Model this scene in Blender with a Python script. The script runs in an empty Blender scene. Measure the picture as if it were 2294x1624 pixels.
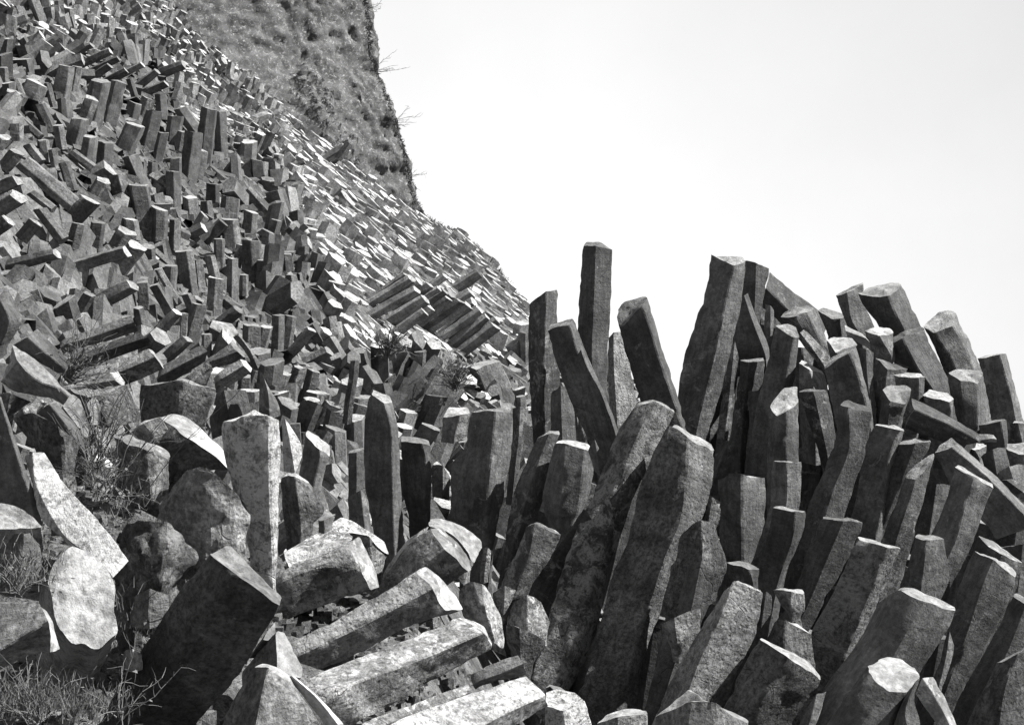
import bpy, math, random
import numpy as np
from mathutils import Vector

# ------------------------------------------------------------------ camera, sky, sun, exposure
scene = bpy.context.scene
col = bpy.data.collections.new("scene"); scene.collection.children.link(col)
F = 8307.0                       # focal length in picture units (picture 6882 x 4866 units)
PITCH = math.atan(564.0/F)
cam_d = bpy.data.cameras.new("camera"); cam = bpy.data.objects.new("camera", cam_d); col.objects.link(cam)
cam_d.sensor_width = 36; cam_d.lens = 36*F/6882.0
cam_d.clip_start = 0.05; cam_d.clip_end = 2000
cam.location = (0, 0, 0); cam.rotation_euler = (math.pi/2+PITCH, 0, 0)
scene.camera = cam
SUN = Vector((0.67, -0.03, 0.74)).normalized()
w = bpy.data.worlds.new("World"); scene.world = w; w.use_nodes = True
nt = w.node_tree; nt.nodes.clear()
def N(t, ty, **kw):
    n = t.nodes.new(ty)
    for k, v in kw.items(): setattr(n, k, v)
    return n
sky = N(nt, 'ShaderNodeTexSky', sky_type='NISHITA', sun_disc=False)
sky.sun_elevation = math.asin(SUN.z); sky.sun_rotation = math.atan2(SUN.x, SUN.y)
bw = N(nt, 'ShaderNodeRGBToBW'); nt.links.new(sky.outputs[0], bw.inputs[0])
mw = N(nt, 'ShaderNodeMath', operation='MULTIPLY_ADD'); mw.inputs[1].default_value = 0.20; mw.inputs[2].default_value = 3.35
nt.links.new(bw.outputs[0], mw.inputs[0])
tcw = N(nt, 'ShaderNodeTexCoord'); sx = N(nt, 'ShaderNodeSeparateXYZ'); nt.links.new(tcw.outputs['Generated'], sx.inputs[0])
def mth(t, op, a, b=None, c=None):
    n = N(t, 'ShaderNodeMath', operation=op)
    for i, v in enumerate((a, b, c)):
        if v is None: continue
        if isinstance(v, (int, float)): n.inputs[i].default_value = v
        else: t.links.new(v, n.inputs[i])
    return n.outputs[0]
# thin high cloud is a little greyer towards the right and overhead
xx = mth(nt, 'MAXIMUM', mth(nt, 'MULTIPLY_ADD', sx.outputs[0], 1.0, -0.05), 0.0)
zz = mth(nt, 'MAXIMUM', mth(nt, 'MULTIPLY_ADD', sx.outputs[2], 1.0, -0.18), 0.0)
g = mth(nt, 'ADD', mth(nt, 'MULTIPLY', xx, 0.55), mth(nt, 'MULTIPLY', zz, 0.35))
cn = N(nt, 'ShaderNodeTexNoise'); cn.inputs['Scale'].default_value = 5; cn.inputs['Detail'].default_value = 8; cn.inputs['Roughness'].default_value = .62; nt.links.new(tcw.outputs['Generated'], cn.inputs['Vector'])
g = mth(nt, 'ADD', g, mth(nt, 'MULTIPLY_ADD', cn.outputs['Fac'], .12, -.05))
g = mth(nt, 'SUBTRACT', 1.0, mth(nt, 'MINIMUM', g, 0.6))
gg = mth(nt, 'MULTIPLY', mw.outputs[0], g)
bg = N(nt, 'ShaderNodeBackground'); bg.inputs[1].default_value = 0.069
nt.links.new(gg, bg.inputs[0])
out = N(nt, 'ShaderNodeOutputWorld'); nt.links.new(bg.outputs[0], out.inputs[0])
sd = bpy.data.lights.new("sun", 'SUN'); sd.energy = 5.0; sd.angle = math.radians(0.5); sd.color = (1, 0.995, 0.985)
so = bpy.data.objects.new("sun", sd); col.objects.link(so); so.rotation_euler = SUN.to_track_quat('Z', 'Y').to_euler()
scene.view_settings.view_transform = 'Standard'; scene.view_settings.look = 'None'
scene.view_settings.exposure = 1.95; scene.view_settings.gamma = 1

# ------------------------------------------------------------------ helpers
rng = np.random.default_rng(7); random.seed(7)
CP, SP = math.cos(PITCH), math.sin(PITCH)
def unp(X, Y, d):
    """world point seen at picture units X, Y at distance d along the view axis"""
    cx, cy = (X-3441)/F, (2433-Y)/F
    return np.array([cx*d, (CP-SP*cy)*d, (SP+CP*cy)*d])
REG = {'A': (0, 0), 'B': (2294, 0), 'D': (0, 1623), 'E': (2294, 1623), 'F': (4588, 1623), 'G': (0, 3246), 'H': (2294, 3246), 'I': (4588, 3246)}

def _hash(ix, iy, iz, s):
    h = (ix.astype(np.int64)*374761393 + iy.astype(np.int64)*668265263 + iz.astype(np.int64)*2147483647 + s*1274126177) & 0xffffffff
    h = ((h ^ (h >> 13))*1274126177) & 0xffffffff
    h = (h ^ (h >> 16)) & 0xffffffff
    return h/4294967295.0*2-1
def vnoise(p, s=0):
    p = np.asarray(p, float); i = np.floor(p).astype(np.int64); f = p-i; f = f*f*(3-2*f)
    r = 0
    for dx in (0, 1):
        for dy in (0, 1):
            for dz in (0, 1):
                wgt = (f[..., 0] if dx else 1-f[..., 0])*(f[..., 1] if dy else 1-f[..., 1])*(f[..., 2] if dz else 1-f[..., 2])
                r = r + wgt*_hash(i[..., 0]+dx, i[..., 1]+dy, i[..., 2]+dz, s)
    return r
def fbm(p, o=4, s=0, gain=.5):
    r = 0; a = 1
    for k in range(o):
        r = r + a*vnoise(p*(2**k)+13.7*k, s+k); a *= gain
    return r

def make_mesh(name, verts, faces, mats, fmat=None, smooth_angle=None):
    me = bpy.data.meshes.new(name)
    me.from_pydata([tuple(v) for v in verts], [], faces)
    for m in mats: me.materials.append(m)
    if fmat is not None: me.polygons.foreach_set('material_index', np.asarray(fmat, dtype=np.int32))
    if smooth_angle is not None:
        me.polygons.foreach_set('use_smooth', np.ones(len(me.polygons), dtype=bool))
        me.update(); me.set_sharp_from_angle(angle=math.radians(smooth_angle))
    me.update()
    return me
def link(name, me, loc=(0, 0, 0), parent=None):
    o = bpy.data.objects.new(name, me); col.objects.link(o); o.location = loc
    if parent: o.parent = parent
    return o
def tag(o, label=None, cat=None, group=None, kind=None):
    if label: o['label'] = label
    if cat: o['category'] = cat
    if group: o['group'] = group
    if kind or label: o['kind'] = kind or 'thing'
    return o

# ------------------------------------------------------------------ materials
def rock_mat(name, lo, hi, scale=1.0, lsc=6.5, cracks=.6, lichen=0.0, lichen_col=.4, bump=.5, pits=.3, rough=.9, grain=.5, streak=False):
    m = bpy.data.materials.new(name); m.use_nodes = True; t = m.node_tree; t.nodes.clear()
    o = N(t, 'ShaderNodeOutputMaterial'); b = N(t, 'ShaderNodeBsdfPrincipled'); t.links.new(b.outputs[0], o.inputs[0])
    b.inputs['Roughness'].default_value = rough; b.inputs['Specular IOR Level'].default_value = .25
    tc = N(t, 'ShaderNodeTexCoord'); oi = N(t, 'ShaderNodeObjectInfo')
    va = N(t, 'ShaderNodeVectorMath', operation='ADD'); t.links.new(tc.outputs['Object'], va.inputs[0])
    vm = N(t, 'ShaderNodeVectorMath', operation='SCALE'); vm.inputs[0].default_value = (37, 91, 53); t.links.new(oi.outputs['Random'], vm.inputs['Scale'])
    t.links.new(vm.outputs[0], va.inputs[1]); vec = va.outputs[0]
    def noise(sc, det, ro=.6, dist=0):
        n = N(t, 'ShaderNodeTexNoise'); n.inputs['Scale'].default_value = sc*scale; n.inputs['Detail'].default_value = det
        n.inputs['Roughness'].default_value = ro; n.inputs['Distortion'].default_value = dist; t.links.new(vec, n.inputs['Vector']); return n.outputs['Fac']
    def ramp(f, a, b_, c0, c1):
        r = N(t, 'ShaderNodeMapRange', interpolation_type='SMOOTHSTEP'); t.links.new(f, r.inputs[0])
        for i, v in enumerate((a, b_, c0, c1)): r.inputs[1+i].default_value = v
        return r.outputs[0]
    big = noise(2.2, 4); fine = noise(38, 6, .75); mid = noise(9, 5, .7, .3)
    v = ramp(big, .3, .7, lo, hi)
    v = mth(t, 'MULTIPLY', v, ramp(mid, .3, .7, .75, 1.3))
    v = mth(t, 'MULTIPLY', v, ramp(fine, .33, .67, 1-grain, 1+grain))
    # weathering streaks that run along the column
    at = N(t, 'ShaderNodeAttribute'); at.attribute_name = 'grain_co'
    mp = N(t, 'ShaderNodeMapping'); mp.inputs['Scale'].default_value = (1, 1, .16); t.links.new(at.outputs['Vector'], mp.inputs[0])
    sn = N(t, 'ShaderNodeTexNoise'); sn.inputs['Scale'].default_value = 26*scale; sn.inputs['Detail'].default_value = 5; sn.inputs['Roughness'].default_value = .65; t.links.new(mp.outputs[0], sn.inputs['Vector'])
    strk = sn.outputs['Fac']; v = mth(t, 'MULTIPLY', v, ramp(strk, .34, .66, .8, 1.22))
    mp2 = N(t, 'ShaderNodeMapping'); mp2.inputs['Scale'].default_value = (.3, .3, 1); t.links.new(at.outputs['Vector'], mp2.inputs[0])
    s2 = N(t, 'ShaderNodeTexNoise'); s2.inputs['Scale'].default_value = 18*scale; s2.inputs['Detail'].default_value = 4; t.links.new(mp2.outputs[0], s2.inputs['Vector'])
    # a few hairline cracks
    wv = N(t, 'ShaderNodeTexNoise'); wv.inputs['Scale'].default_value = 3*scale; wv.inputs['Detail'].default_value = 5; t.links.new(vec, wv.inputs['Vector'])
    wa = N(t, 'ShaderNodeMixRGB', blend_type='LINEAR_LIGHT'); wa.inputs[0].default_value = .12; t.links.new(vec, wa.inputs[1]); t.links.new(wv.outputs['Color'], wa.inputs[2])
    ve = N(t, 'ShaderNodeTexVoronoi', feature='DISTANCE_TO_EDGE'); ve.inputs['Scale'].default_value = 3.2*scale; t.links.new(wa.outputs[0], ve.inputs['Vector'])
    crk = mth(t, 'MULTIPLY', mth(t, 'SUBTRACT', 1, ramp(ve.outputs['Distance'], .002, .014, 0, 1)), ramp(noise(3.4, 3), .54, .64, 0, cracks*.7))
    v = mth(t, 'MULTIPLY', v, mth(t, 'SUBTRACT', 1, crk))
    # the tone differs from stone to stone
    v = mth(t, 'MULTIPLY', v, mth(t, 'MULTIPLY_ADD', oi.outputs['Random'], .7, .65))
    stain = noise(1.1, 3, .5, 1.2); v = mth(t, 'MULTIPLY', v, ramp(stain, .42, .5, .72, 1.08))
    if lichen > 0:
        ln = noise(lsc, 7, .75, .6); l2 = noise(55, 3, .6)
        ln = mth(t, 'ADD', ln, mth(t, 'MULTIPLY_ADD', mth(t, 'FRACT', mth(t, 'MULTIPLY', oi.outputs['Random'], 17.3)), .2, -.1))
        lf = mth(t, 'MULTIPLY', ramp(ln, .62-.2*lichen, .72-.2*lichen, 0, 1), ramp(l2, .32, .52, .15, 1))
        v = mth(t, 'ADD', mth(t, 'MULTIPLY', v, mth(t, 'SUBTRACT', 1, lf)), mth(t, 'MULTIPLY', lf, lichen_col))
    cc = N(t, 'ShaderNodeCombineColor')
    for i in range(3): t.links.new(v, cc.inputs[i])
    t.links.new(cc.outputs[0], b.inputs['Base Color'])
    h = mth(t, 'ADD', mth(t, 'MULTIPLY', mid, .6), mth(t, 'MULTIPLY', fine, .5))
    h = mth(t, 'ADD', h, mth(t, 'ADD', mth(t, 'MULTIPLY', strk, .5), mth(t, 'MULTIPLY', s2.outputs['Fac'], .6)))
    h = mth(t, 'SUBTRACT', h, mth(t, 'MULTIPLY', crk, .5))
    if pits > 0:
        vo = N(t, 'ShaderNodeTexVoronoi'); vo.inputs['Scale'].default_value = 26*scale; t.links.new(vec, vo.inputs['Vector'])
        h = mth(t, 'ADD', h, mth(t, 'MULTIPLY', ramp(vo.outputs['Distance'], 0, .35, 0, 1), pits))
    bp = N(t, 'ShaderNodeBump'); bp.inputs['Strength'].default_value = bump; bp.inputs['Distance'].default_value = .03/scale
    t.links.new(h, bp.inputs['Height']); t.links.new(bp.outputs[0], b.inputs['Normal'])
    return m
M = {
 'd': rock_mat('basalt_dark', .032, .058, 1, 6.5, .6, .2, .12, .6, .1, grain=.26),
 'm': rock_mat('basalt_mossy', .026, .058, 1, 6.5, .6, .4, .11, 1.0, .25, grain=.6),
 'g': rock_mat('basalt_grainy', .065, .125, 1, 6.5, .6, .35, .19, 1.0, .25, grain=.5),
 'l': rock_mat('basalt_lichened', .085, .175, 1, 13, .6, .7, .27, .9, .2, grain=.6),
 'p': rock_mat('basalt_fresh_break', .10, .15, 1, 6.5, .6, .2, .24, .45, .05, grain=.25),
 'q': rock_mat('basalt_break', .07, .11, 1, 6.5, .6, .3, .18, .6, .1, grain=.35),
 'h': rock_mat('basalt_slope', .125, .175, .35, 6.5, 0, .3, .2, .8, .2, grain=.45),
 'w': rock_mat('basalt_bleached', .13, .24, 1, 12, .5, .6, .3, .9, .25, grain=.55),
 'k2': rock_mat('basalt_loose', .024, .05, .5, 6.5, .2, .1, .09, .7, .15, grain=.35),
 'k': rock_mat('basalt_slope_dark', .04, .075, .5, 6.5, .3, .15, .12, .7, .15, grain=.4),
}
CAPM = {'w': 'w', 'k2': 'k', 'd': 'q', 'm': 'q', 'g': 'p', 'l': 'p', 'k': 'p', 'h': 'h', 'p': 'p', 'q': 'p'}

# ------------------------------------------------------------------ the prism builder
def prism(rings, W, cell, nfront=None, seed=0, rough=1.0, chip=1.0, wob=1.0):
    """rings: (R,N,3) corner loops, first = exposed end. Returns verts, faces, face material index."""
    rings = np.asarray(rings, float); R, C = rings.shape[:2]
    # chamfer each corner and subdivide the sides
    def loop_points(ring, s_list):
        pts = []; cor = []
        for i in range(C):
            a, b = ring[i], ring[(i+1) % C]; L = np.linalg.norm(b-a)+1e-9
            c = min(.03*W/L, .2)
            ts = np.concatenate([[c], np.linspace(c, 1-c, s_list[i]+1)[1:]])
            for t in ts: pts.append(a+(b-a)*t); cor.append(min(t, 1-t)*L)
        return np.array(pts), np.array(cor)
    s_list = [max(1, min(14, int(round(np.linalg.norm(rings[0][(i+1) % C]-rings[0][i])/cell)))) for i in range(C)]
    cen = rings.mean(1); seg = np.linalg.norm(np.diff(cen, axis=0), axis=1)
    tt = np.concatenate([[0], np.cumsum(seg)]); L = tt[-1]
    nl = int(max(2, min(90, round(L/(cell*1.15)))))
    ls = np.linspace(0, L, nl+1)
    # smooth interpolation of the traced loops along the length
    def interp(s):
        j = min(np.searchsorted(tt, s, side='right')-1, R-2); j = max(j, 0)
        u = (s-tt[j])/max(seg[j], 1e-9)
        p0 = rings[max(j-1, 0)]; p1 = rings[j]; p2 = rings[j+1]; p3 = rings[min(j+2, R-1)]
        m1 = (p2-p0)*.5*min(1, seg[j]/max(seg[max(j-1, 0)], 1e-9)) if j > 0 else (p2-p1)
        m2 = (p3-p1)*.5*min(1, seg[j]/max(seg[min(j+1, R-2)], 1e-9)) if j < R-2 else (p2-p1)
        h00 = 2*u**3-3*u**2+1; h10 = u**3-2*u**2+u; h01 = -2*u**3+3*u**2; h11 = u**3-u**2
        return h00*p1+h10*m1+h01*p2+h11*m2
    P = []; K = []; CEN = []
    for s in ls:
        ring = interp(s)
        c0 = ring.mean(0)
        # slow wander of every corner along the column
        q = np.array([[seed*3.1+i*7.3, s/(W*1.3), 0] for i in range(C)])
        wv = vnoise(q, 5)*.03*wob*W*min(1, s/(.5*W)+.15)
        ring = ring+(ring-c0)/(np.linalg.norm(ring-c0, axis=1, keepdims=True)+1e-9)*wv[:, None]
        p, k = loop_points(ring, s_list); P.append(p); K.append(k); CEN.append(np.repeat(c0[None], len(p), 0))
    P = np.array(P); K = np.array(K); CEN = np.array(CEN); nl1, m = P.shape[:2]
    outd = P-CEN; outd /= (np.linalg.norm(outd, axis=2, keepdims=True)+1e-9)
    q = P/W+seed*11.3
    disp = fbm(q*1.5, 3, 1)*.018*W*min(rough, 2.2) + fbm(q*6, 3, 2)*.010*W*rough
    # chips along the edges
    ck = np.clip(1-K/(.11*W), 0, 1)*(np.clip(vnoise(q*3.1, 9)-.2, 0, 1)*.12+np.clip(vnoise(q*8, 10)-.15, 0, 1)*.05)*W*chip
    endk = np.clip(1-ls/(.16*W), 0, 1)[:, None]*np.clip(vnoise(q*2.3, 17)-.0, 0, 1)*.10*W*chip
    P = P+outd*(disp-ck-endk)[..., None]
    ax = (CEN[0, 0]-CEN[min(1, nl), 0]); ax /= np.linalg.norm(ax)+1e-9
    # uneven broken rim
    P[0] += ax*((vnoise(q[0]*1.8, 21)*.06+vnoise(q[0]*5, 22)*.025)*W*chip)[:, None]
    verts = list(P.reshape(-1, 3)); faces = []; fm = []
    for a in range(nl1-1):
        for b in range(m):
            b2 = (b+1) % m
            faces.append((a*m+b, a*m+b2, (a+1)*m+b2, (a+1)*m+b)); fm.append(0)
    # end face
    rim = P[0]; c0 = rim.mean(0); nr = max(1, min(7, int(.5*W/cell)))
    prev = list(range(m)); slope = 1
    for r in range(1, nr):
        f = 1-r/nr; pts = c0+(rim-c0)*f
        pts = pts+ax*(fbm(pts/W*1.6+seed*5, 4, 31, .6)*.085*W*(1-f**4)*rough)[:, None]
        base = len(verts); verts += list(pts); cur = list(range(base, base+m))
        for b in range(m):
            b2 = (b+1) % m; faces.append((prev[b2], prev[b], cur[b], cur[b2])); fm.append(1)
        prev = cur
    verts.append(c0); ci = len(verts)-1
    for b in range(m): faces.append((prev[(b+1) % m], prev[b], ci)); fm.append(1)
    # hidden far end
    last = [(nl1-1)*m+b for b in range(m)]; verts.append(P[-1].mean(0)); ci = len(verts)-1
    for b in range(m): faces.append((last[b], last[(b+1) % m], ci)); fm.append(0)
    # long edges stay crisp; every vertex also gets a coordinate that runs along its column
    starts = np.cumsum([0]+[n_+1 for n_ in s_list[:-1]]); sharp = set()
    for st, n_ in zip(starts, s_list):
        for b in (st, st+n_):
            for a in range(nl1-1): sharp.add((a*m+b, (a+1)*m+b))
    for b in range(m): sharp.add((min(b, (b+1) % m), max(b, (b+1) % m)))
    verts = np.array(verts)
    e1 = np.cross(ax, (.2, .9, .3)); e1 /= np.linalg.norm(e1); e2 = np.cross(ax, e1)
    gco = np.stack([verts@e1, verts@e2, verts@ax], -1)+seed*3.7
    return verts, faces, fm, sharp, gco

def orient(verts, faces, rings):
    # make the faces point outwards
    f = faces[0]; v = verts
    n = np.cross(v[f[1]]-v[f[0]], v[f[3]]-v[f[0]]); c = np.mean([v[i] for i in f], axis=0)
    if np.dot(n, c-np.asarray(rings[0]).mean(0)*.5-np.asarray(rings[1]).mean(0)*.5) < 0:
        return [tuple(reversed(x)) for x in faces]
    return faces
SEED = [1]
def finish(name, rings, W, cell, mat, label, cat, group=None, rough=1., chip=1., wob=1., capmat=None):
    SEED[0] += 1
    v, f, fm, sharp, gco = prism(rings, W, cell, seed=SEED[0], rough=rough, chip=chip, wob=wob)
    f = orient(v, f, rings)
    base = np.asarray(rings[-1]).mean(0); v = v-base
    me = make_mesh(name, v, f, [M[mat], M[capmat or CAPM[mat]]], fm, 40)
    ev = np.empty(len(me.edges)*2, dtype=np.int32); me.edges.foreach_get('vertices', ev); ev = ev.reshape(-1, 2); ev.sort(1)
    at = me.attributes.get('sharp_edge') or me.attributes.new('sharp_edge', 'BOOLEAN', 'EDGE')
    cur = np.empty(len(me.edges), dtype=bool); at.data.foreach_get('value', cur)
    nv = len(v)+1; keys = np.array([a*nv+b for a, b in sharp]); cur |= np.isin(ev[:, 0].astype(np.int64)*nv+ev[:, 1], keys); at.data.foreach_set('value', cur)
    ga = me.attributes.new('grain_co', 'FLOAT_VECTOR', 'POINT'); ga.data.foreach_set('vector', gco.astype(np.float32).ravel())
    return tag(link(name, me, base), label, cat, group)

def K(reg, label, d, rings, cap=None, mat='d', dd=0.0, name='basalt_column', cat=None, b=.45, group=None, rough=1., chip=1., px=4.2, wob=.6, capmat=None, cb=.5, ext=None, offs=None):
    if ext is None: ext = 2.6 if (reg in 'FEI' and name == 'basalt_column') else .35
    ox, oy = REG[reg]; out_r = []
    nf = len(rings[0])
    nb = len(cap) if cap else 2
    R0 = [np.array(p, float) for p in rings[0]]
    Lp, Rp = R0[0], R0[-1]; wpx = max(np.linalg.norm(Rp-Lp), 40)
    nR = len(rings)
    lens = [0]
    for i in range(1, nR):
        lens.append(lens[-1]+np.linalg.norm(np.mean(rings[i], 0)-np.mean(rings[i-1], 0)))
    Wm = None
    for i, rg in enumerate(rings):
        di = d+dd*lens[i]/max(lens[-1], 1)
        pts = [np.array(p, float) for p in rg]; L, R = pts[0], pts[-1]; u = R-L; wl = max(np.linalg.norm(u), 30); u = u/wl
        W = wl*di/F
        if Wm is None: Wm = W
        ring = []
        for ip, p in enumerate(pts):
            t = float(np.clip(np.dot(p-L, u)/wl, 0.04, .96)) if not (p is L or p is R) else 0.0
            o_ = -b*W*(math.sin(math.pi*t)**.6) if t > 0 else 0
            if offs: o_ = -offs[ip]*W
            ring.append(unp(p[0]+ox, p[1]+oy, di+o_))
        nxt = np.mean(rings[i+1], 0)-np.mean(rg, 0) if i < nR-1 else np.mean(rg, 0)-np.mean(rings[i-1], 0)
        nxt = nxt/(np.linalg.norm(nxt)+1e-9)
        for k in range(nb):
            t = (k+1)/(nb+1)
            if cap and i == 0:
                p = np.array(cap[k], float)
                ring.append(unp(p[0]+ox, p[1]+oy, di+cb*W*math.sin(math.pi*t)**.5))
            else:
                p = R+(L-R)*t + (nxt*.12*wl if i == 0 else 0)
                ring.append(unp(p[0]+ox, p[1]+oy, di+.5*W*math.sin(math.pi*t)**.5))
        out_r.append(ring)
    if ext:
        a, c_ = np.array(out_r[-2]), np.array(out_r[-1]); dr = c_.mean(0)-a.mean(0); dr /= np.linalg.norm(dr)+1e-9
        dr = dr+np.array([0, .25, -.35]); dr /= np.linalg.norm(dr); out_r.append(list(c_+dr*ext*Wm))
    cell = px*6.72*d/F
    return finish(name, out_r, Wm, cell, mat, label, cat or ('rock column' if name == 'basalt_column' else 'rock'), group, rough, chip, wob, capmat)

def P(reg, label, d, poly, n, mat='p', thick=.3, shift=(0, 0, 0), name='stone', cat='rock', px=4.2, rough=.8, side='g', chip=.5):
    """a broken face traced as a polygon lying on a plane of normal n, with a body behind it"""
    ox, oy = REG[reg]; n = np.array(n, float); n /= np.linalg.norm(n)
    c = np.mean(poly, 0); pc = unp(c[0]+ox, c[1]+oy, d); top = []
    for p in poly:
        r = unp(p[0]+ox, p[1]+oy, 1.0); top.append(r*(np.dot(pc, n)/np.dot(r, n)))
    top = np.array(top); W = np.linalg.norm(top.max(0)-top.min(0))*.7
    e = -n*thick+np.array(shift); cc = top.mean(0)
    rings = [top, cc+(top-cc)*1.03+e*.35, cc+(top-cc)*.95+e]
    return finish(name, rings, W, px*6.72*d/F, side, label, cat, None, rough, chip, .3, mat)

# ------------------------------------------------------------------ terrain height
def hill_z(x, y):
    x = np.asarray(x, float); y = np.asarray(y, float)
    z = (-7-.59*x+.17*y)/.79
    z = z+.006*np.clip(-14-x, 0, 40)**2*np.clip((y-60)/40, 0, 1)
    z = z+1.5*np.exp(-((x+3.2)**2/9+(y-92)**2/200))
    z = z+fbm(np.stack([x*.12, y*.12, x*0], -1), 3, 40)*.55*np.clip((y-12)/20, 0, 1)
    yc = np.minimum(92-1.5*(x-1.2), 106)
    z = z-np.clip(y-yc, 0, 400)**1.0*.9
    return np.clip(z, -30, 70)
def mound_z(x, y):
    x = np.asarray(x, float); y = np.asarray(y, float)
    z = -1.42+.1*(y-5)+.36*np.clip(-x-.3, 0, 4)*np.clip((y-1)/5, 0, 1)
    z = z-1.35*np.clip((x+.5)/.8, 0, 1)
    yc = 7.6+5.2*np.clip((x+.9)/1.4, 0, 1)
    z = z-np.clip(y-yc, 0, 60)**2*.45
    z = z-np.clip(np.abs(x)-9, 0, 60)**2*.05-np.clip(-y-6, 0, 100)*.2
    z = z+fbm(np.stack([x*1.1, y*1.1, x*0], -1), 4, 50)*.07
    return z
def terr_z(x, y):
    return np.maximum(hill_z(x, y), np.maximum(mound_z(x, y), -30))
def hit_hill(X, Y, dmin=11.0):
    """distance at which the view ray through X, Y meets the slope"""
    r = unp(X, Y, 1.0); ds = np.geomspace(dmin, 220, 900); p = r[None]*ds[:, None]
    below = p[:, 2] < hill_z(p[:, 0], p[:, 1])
    i = np.argmax(below)
    return ds[i] if below.any() else None
# ------------------------------------------------------------------ the standing columns of the right-hand pile
K('F','tall leaning column with a notched top, highest of the right pile against the sky',12.0,[[(178,90),(345,168),(425,120)],[(168,280),(305,330),(412,340)],[(0,790),(215,760),(305,850)],[(-60,1250),(90,1270),(165,1330)]],cap=[(400,112),(300,100),(215,95)],cb=.35)
K('F','narrow dark column wedged right behind the tall notched column',13.6,[[(405,124),(490,135),(592,185)],[(385,430),(480,440),(540,430)]],px=5)
K('F','long dark slab sliding down to the right from behind the notched column',14.4,[[(520,430),(555,300),(588,200)],[(720,600),(790,540),(800,372)],[(820,650),(900,600),(960,480)]],dd=.4,ext=.3)
K('F','triangular dark column with a thin light edge just right of the notched column',12.8,[[(395,372),(412,362),(438,345)],[(350,570),(480,560),(510,540)],[(310,785),(555,755),(578,700)]])
K('F','small splinter of rock standing in the gap above the light capped column',12.9,[[(555,422),(590,425),(615,460)],[(545,570),(590,610),(610,600)]],name='rock_splinter')
K('F','dark column with a small light cap running down left beside the triangular one',11.6,[[(616,572),(748,642),(785,635)],[(572,790),(700,900),(755,910)],[(490,1120),(650,1150),(700,1130)],[(430,1450),(590,1480),(640,1450)]],cap=[(762,572),(700,548),(650,560)])
K('F','straight dark column with a flat rim lit like a white line at its top',12.4,[[(385,802),(450,812),(558,798)],[(335,1200),(400,1230),(500,1220)],[(262,1600),(380,1640),(450,1620)]],cap=[(550,785),(400,788)])
K('F','slim dark column squeezed between the notched column and the white rimmed one',12.7,[[(320,690),(350,660),(385,790)],[(255,1100),(300,1150),(340,1180)],[(185,1620),(240,1650),(275,1640)]])
K('F','upright column with a wide pale slanted end face, middle of the right pile',10.4,[[(577,1112),(632,1168),(700,1140),(780,1086)],[(566,1340),(630,1360),(700,1370),(782,1350)],[(562,1700),(620,1750),(690,1760),(782,1730)]],cap=[(778,962),(685,985)],capmat='p')
K('F','trapezoid shaped dark column standing right of the pale slanted end face',11.2,[[(780,1015),(880,1012),(976,992)],[(850,1240),(930,1250),(1010,1180)],[(915,1430),(970,1440),(1040,1400)]],cap=[(880,992),(790,1002)])
K('F','stout column with a curved shoulder and a thin light right edge',10.9,[[(948,855),(1128,748),(1172,712)],[(975,980),(1190,930),(1222,915)],[(1040,1290),(1250,1150),(1275,1130)]],cap=[(1150,705),(1000,790)])
K('F','light broken chunk lying behind the column with the curved shoulder',11.5,[[(960,660),(1030,755),(1178,690)],[(990,790),(1060,800),(1160,760)]],cap=[(1130,636),(1040,632),(985,640)],name='broken_rock',cb=.7,capmat='p')
K('F','rounded light topped column leaning down to the right below the skyline slab',12.2,[[(652,505),(760,520),(842,470),(886,450)],[(760,640),(840,660),(900,610),(930,560)],[(900,780),(960,810),(1005,800),(1025,770)]],cap=[(850,430),(740,432),(680,470)])
K('F','slim light faced column tilted left in the middle of the right pile',11.8,[[(778,655),(788,610),(818,585)],[(850,750),(880,730),(925,690)],[(945,862),(955,845),(998,790)]],mat='g')
K('F','dark block with a thin bright top edge under the slim tilted column',11.5,[[(775,815),(850,850),(952,892)],[(780,990),(880,1010),(975,1000)]],cap=[(945,870),(800,795)])
K('F','low dark stone on the skyline left of the big pale capped block',13.2,[[(905,460),(1025,532),(1102,495)],[(960,600),(1050,640),(1110,610)]],cap=[(1040,470),(940,440)],name='broken_rock')
K('F','dark square ended block poking left from behind the big pale capped block',13.0,[[(1028,362),(1100,345),(1216,285)],[(1060,450),(1130,520),(1230,420)],[(1100,560),(1180,610),(1280,540)]],cap=[(1210,283),(1100,330)],cb=.3)
K('F','big block with a pale domed cap, highest on the right skyline',12.5,[[(1172,350),(1390,382),(1482,300)],[(1230,460),(1440,500),(1550,450)],[(1330,600),(1500,620),(1610,580)]],cap=[(1455,278),(1400,268),(1300,292)],capmat='p')
K('F','broad dark column leaning right under the big pale capped block',11.9,[[(1388,690),(1480,655),(1628,585)],[(1430,820),(1570,830),(1700,740)],[(1560,1010),(1700,1030),(1810,950)]],cap=[(1600,578),(1480,590),(1400,640)],mat='d',capmat='d')
K('F','bright flat topped stone tucked under the big pale capped block',11.8,[[(1218,590),(1320,640),(1420,612)],[(1250,720),(1400,770),(1425,720)]],cap=[(1390,590),(1310,572)],name='broken_rock',capmat='p')
K('F','small bright rock lump left of the stone under the pale capped block',11.7,[[(1088,555),(1098,600),(1112,645)],[(1205,615),(1235,650),(1242,712)]],name='broken_rock',mat='p')
K('F','thick column with a round pale end, far right of the skyline',12.6,[[(1622,578),(1690,612),(1818,562),(1840,480)],[(1700,730),(1790,760),(1910,720),(1930,650)],[(1790,1000),(1890,1010),(1990,960),(2020,900)]],cap=[(1800,462),(1720,475),(1660,520)],capmat='q')
K('F','short column with a grey slanted cap below the round pale ended one',11.3,[[(1768,872),(1860,930),(1985,955),(2015,890)],[(1810,1080),(1880,1120),(1985,1130),(2035,1060)],[(1840,1200),(1890,1240),(1980,1290),(2040,1190)]],cap=[(2000,872),(1880,862)])
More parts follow.
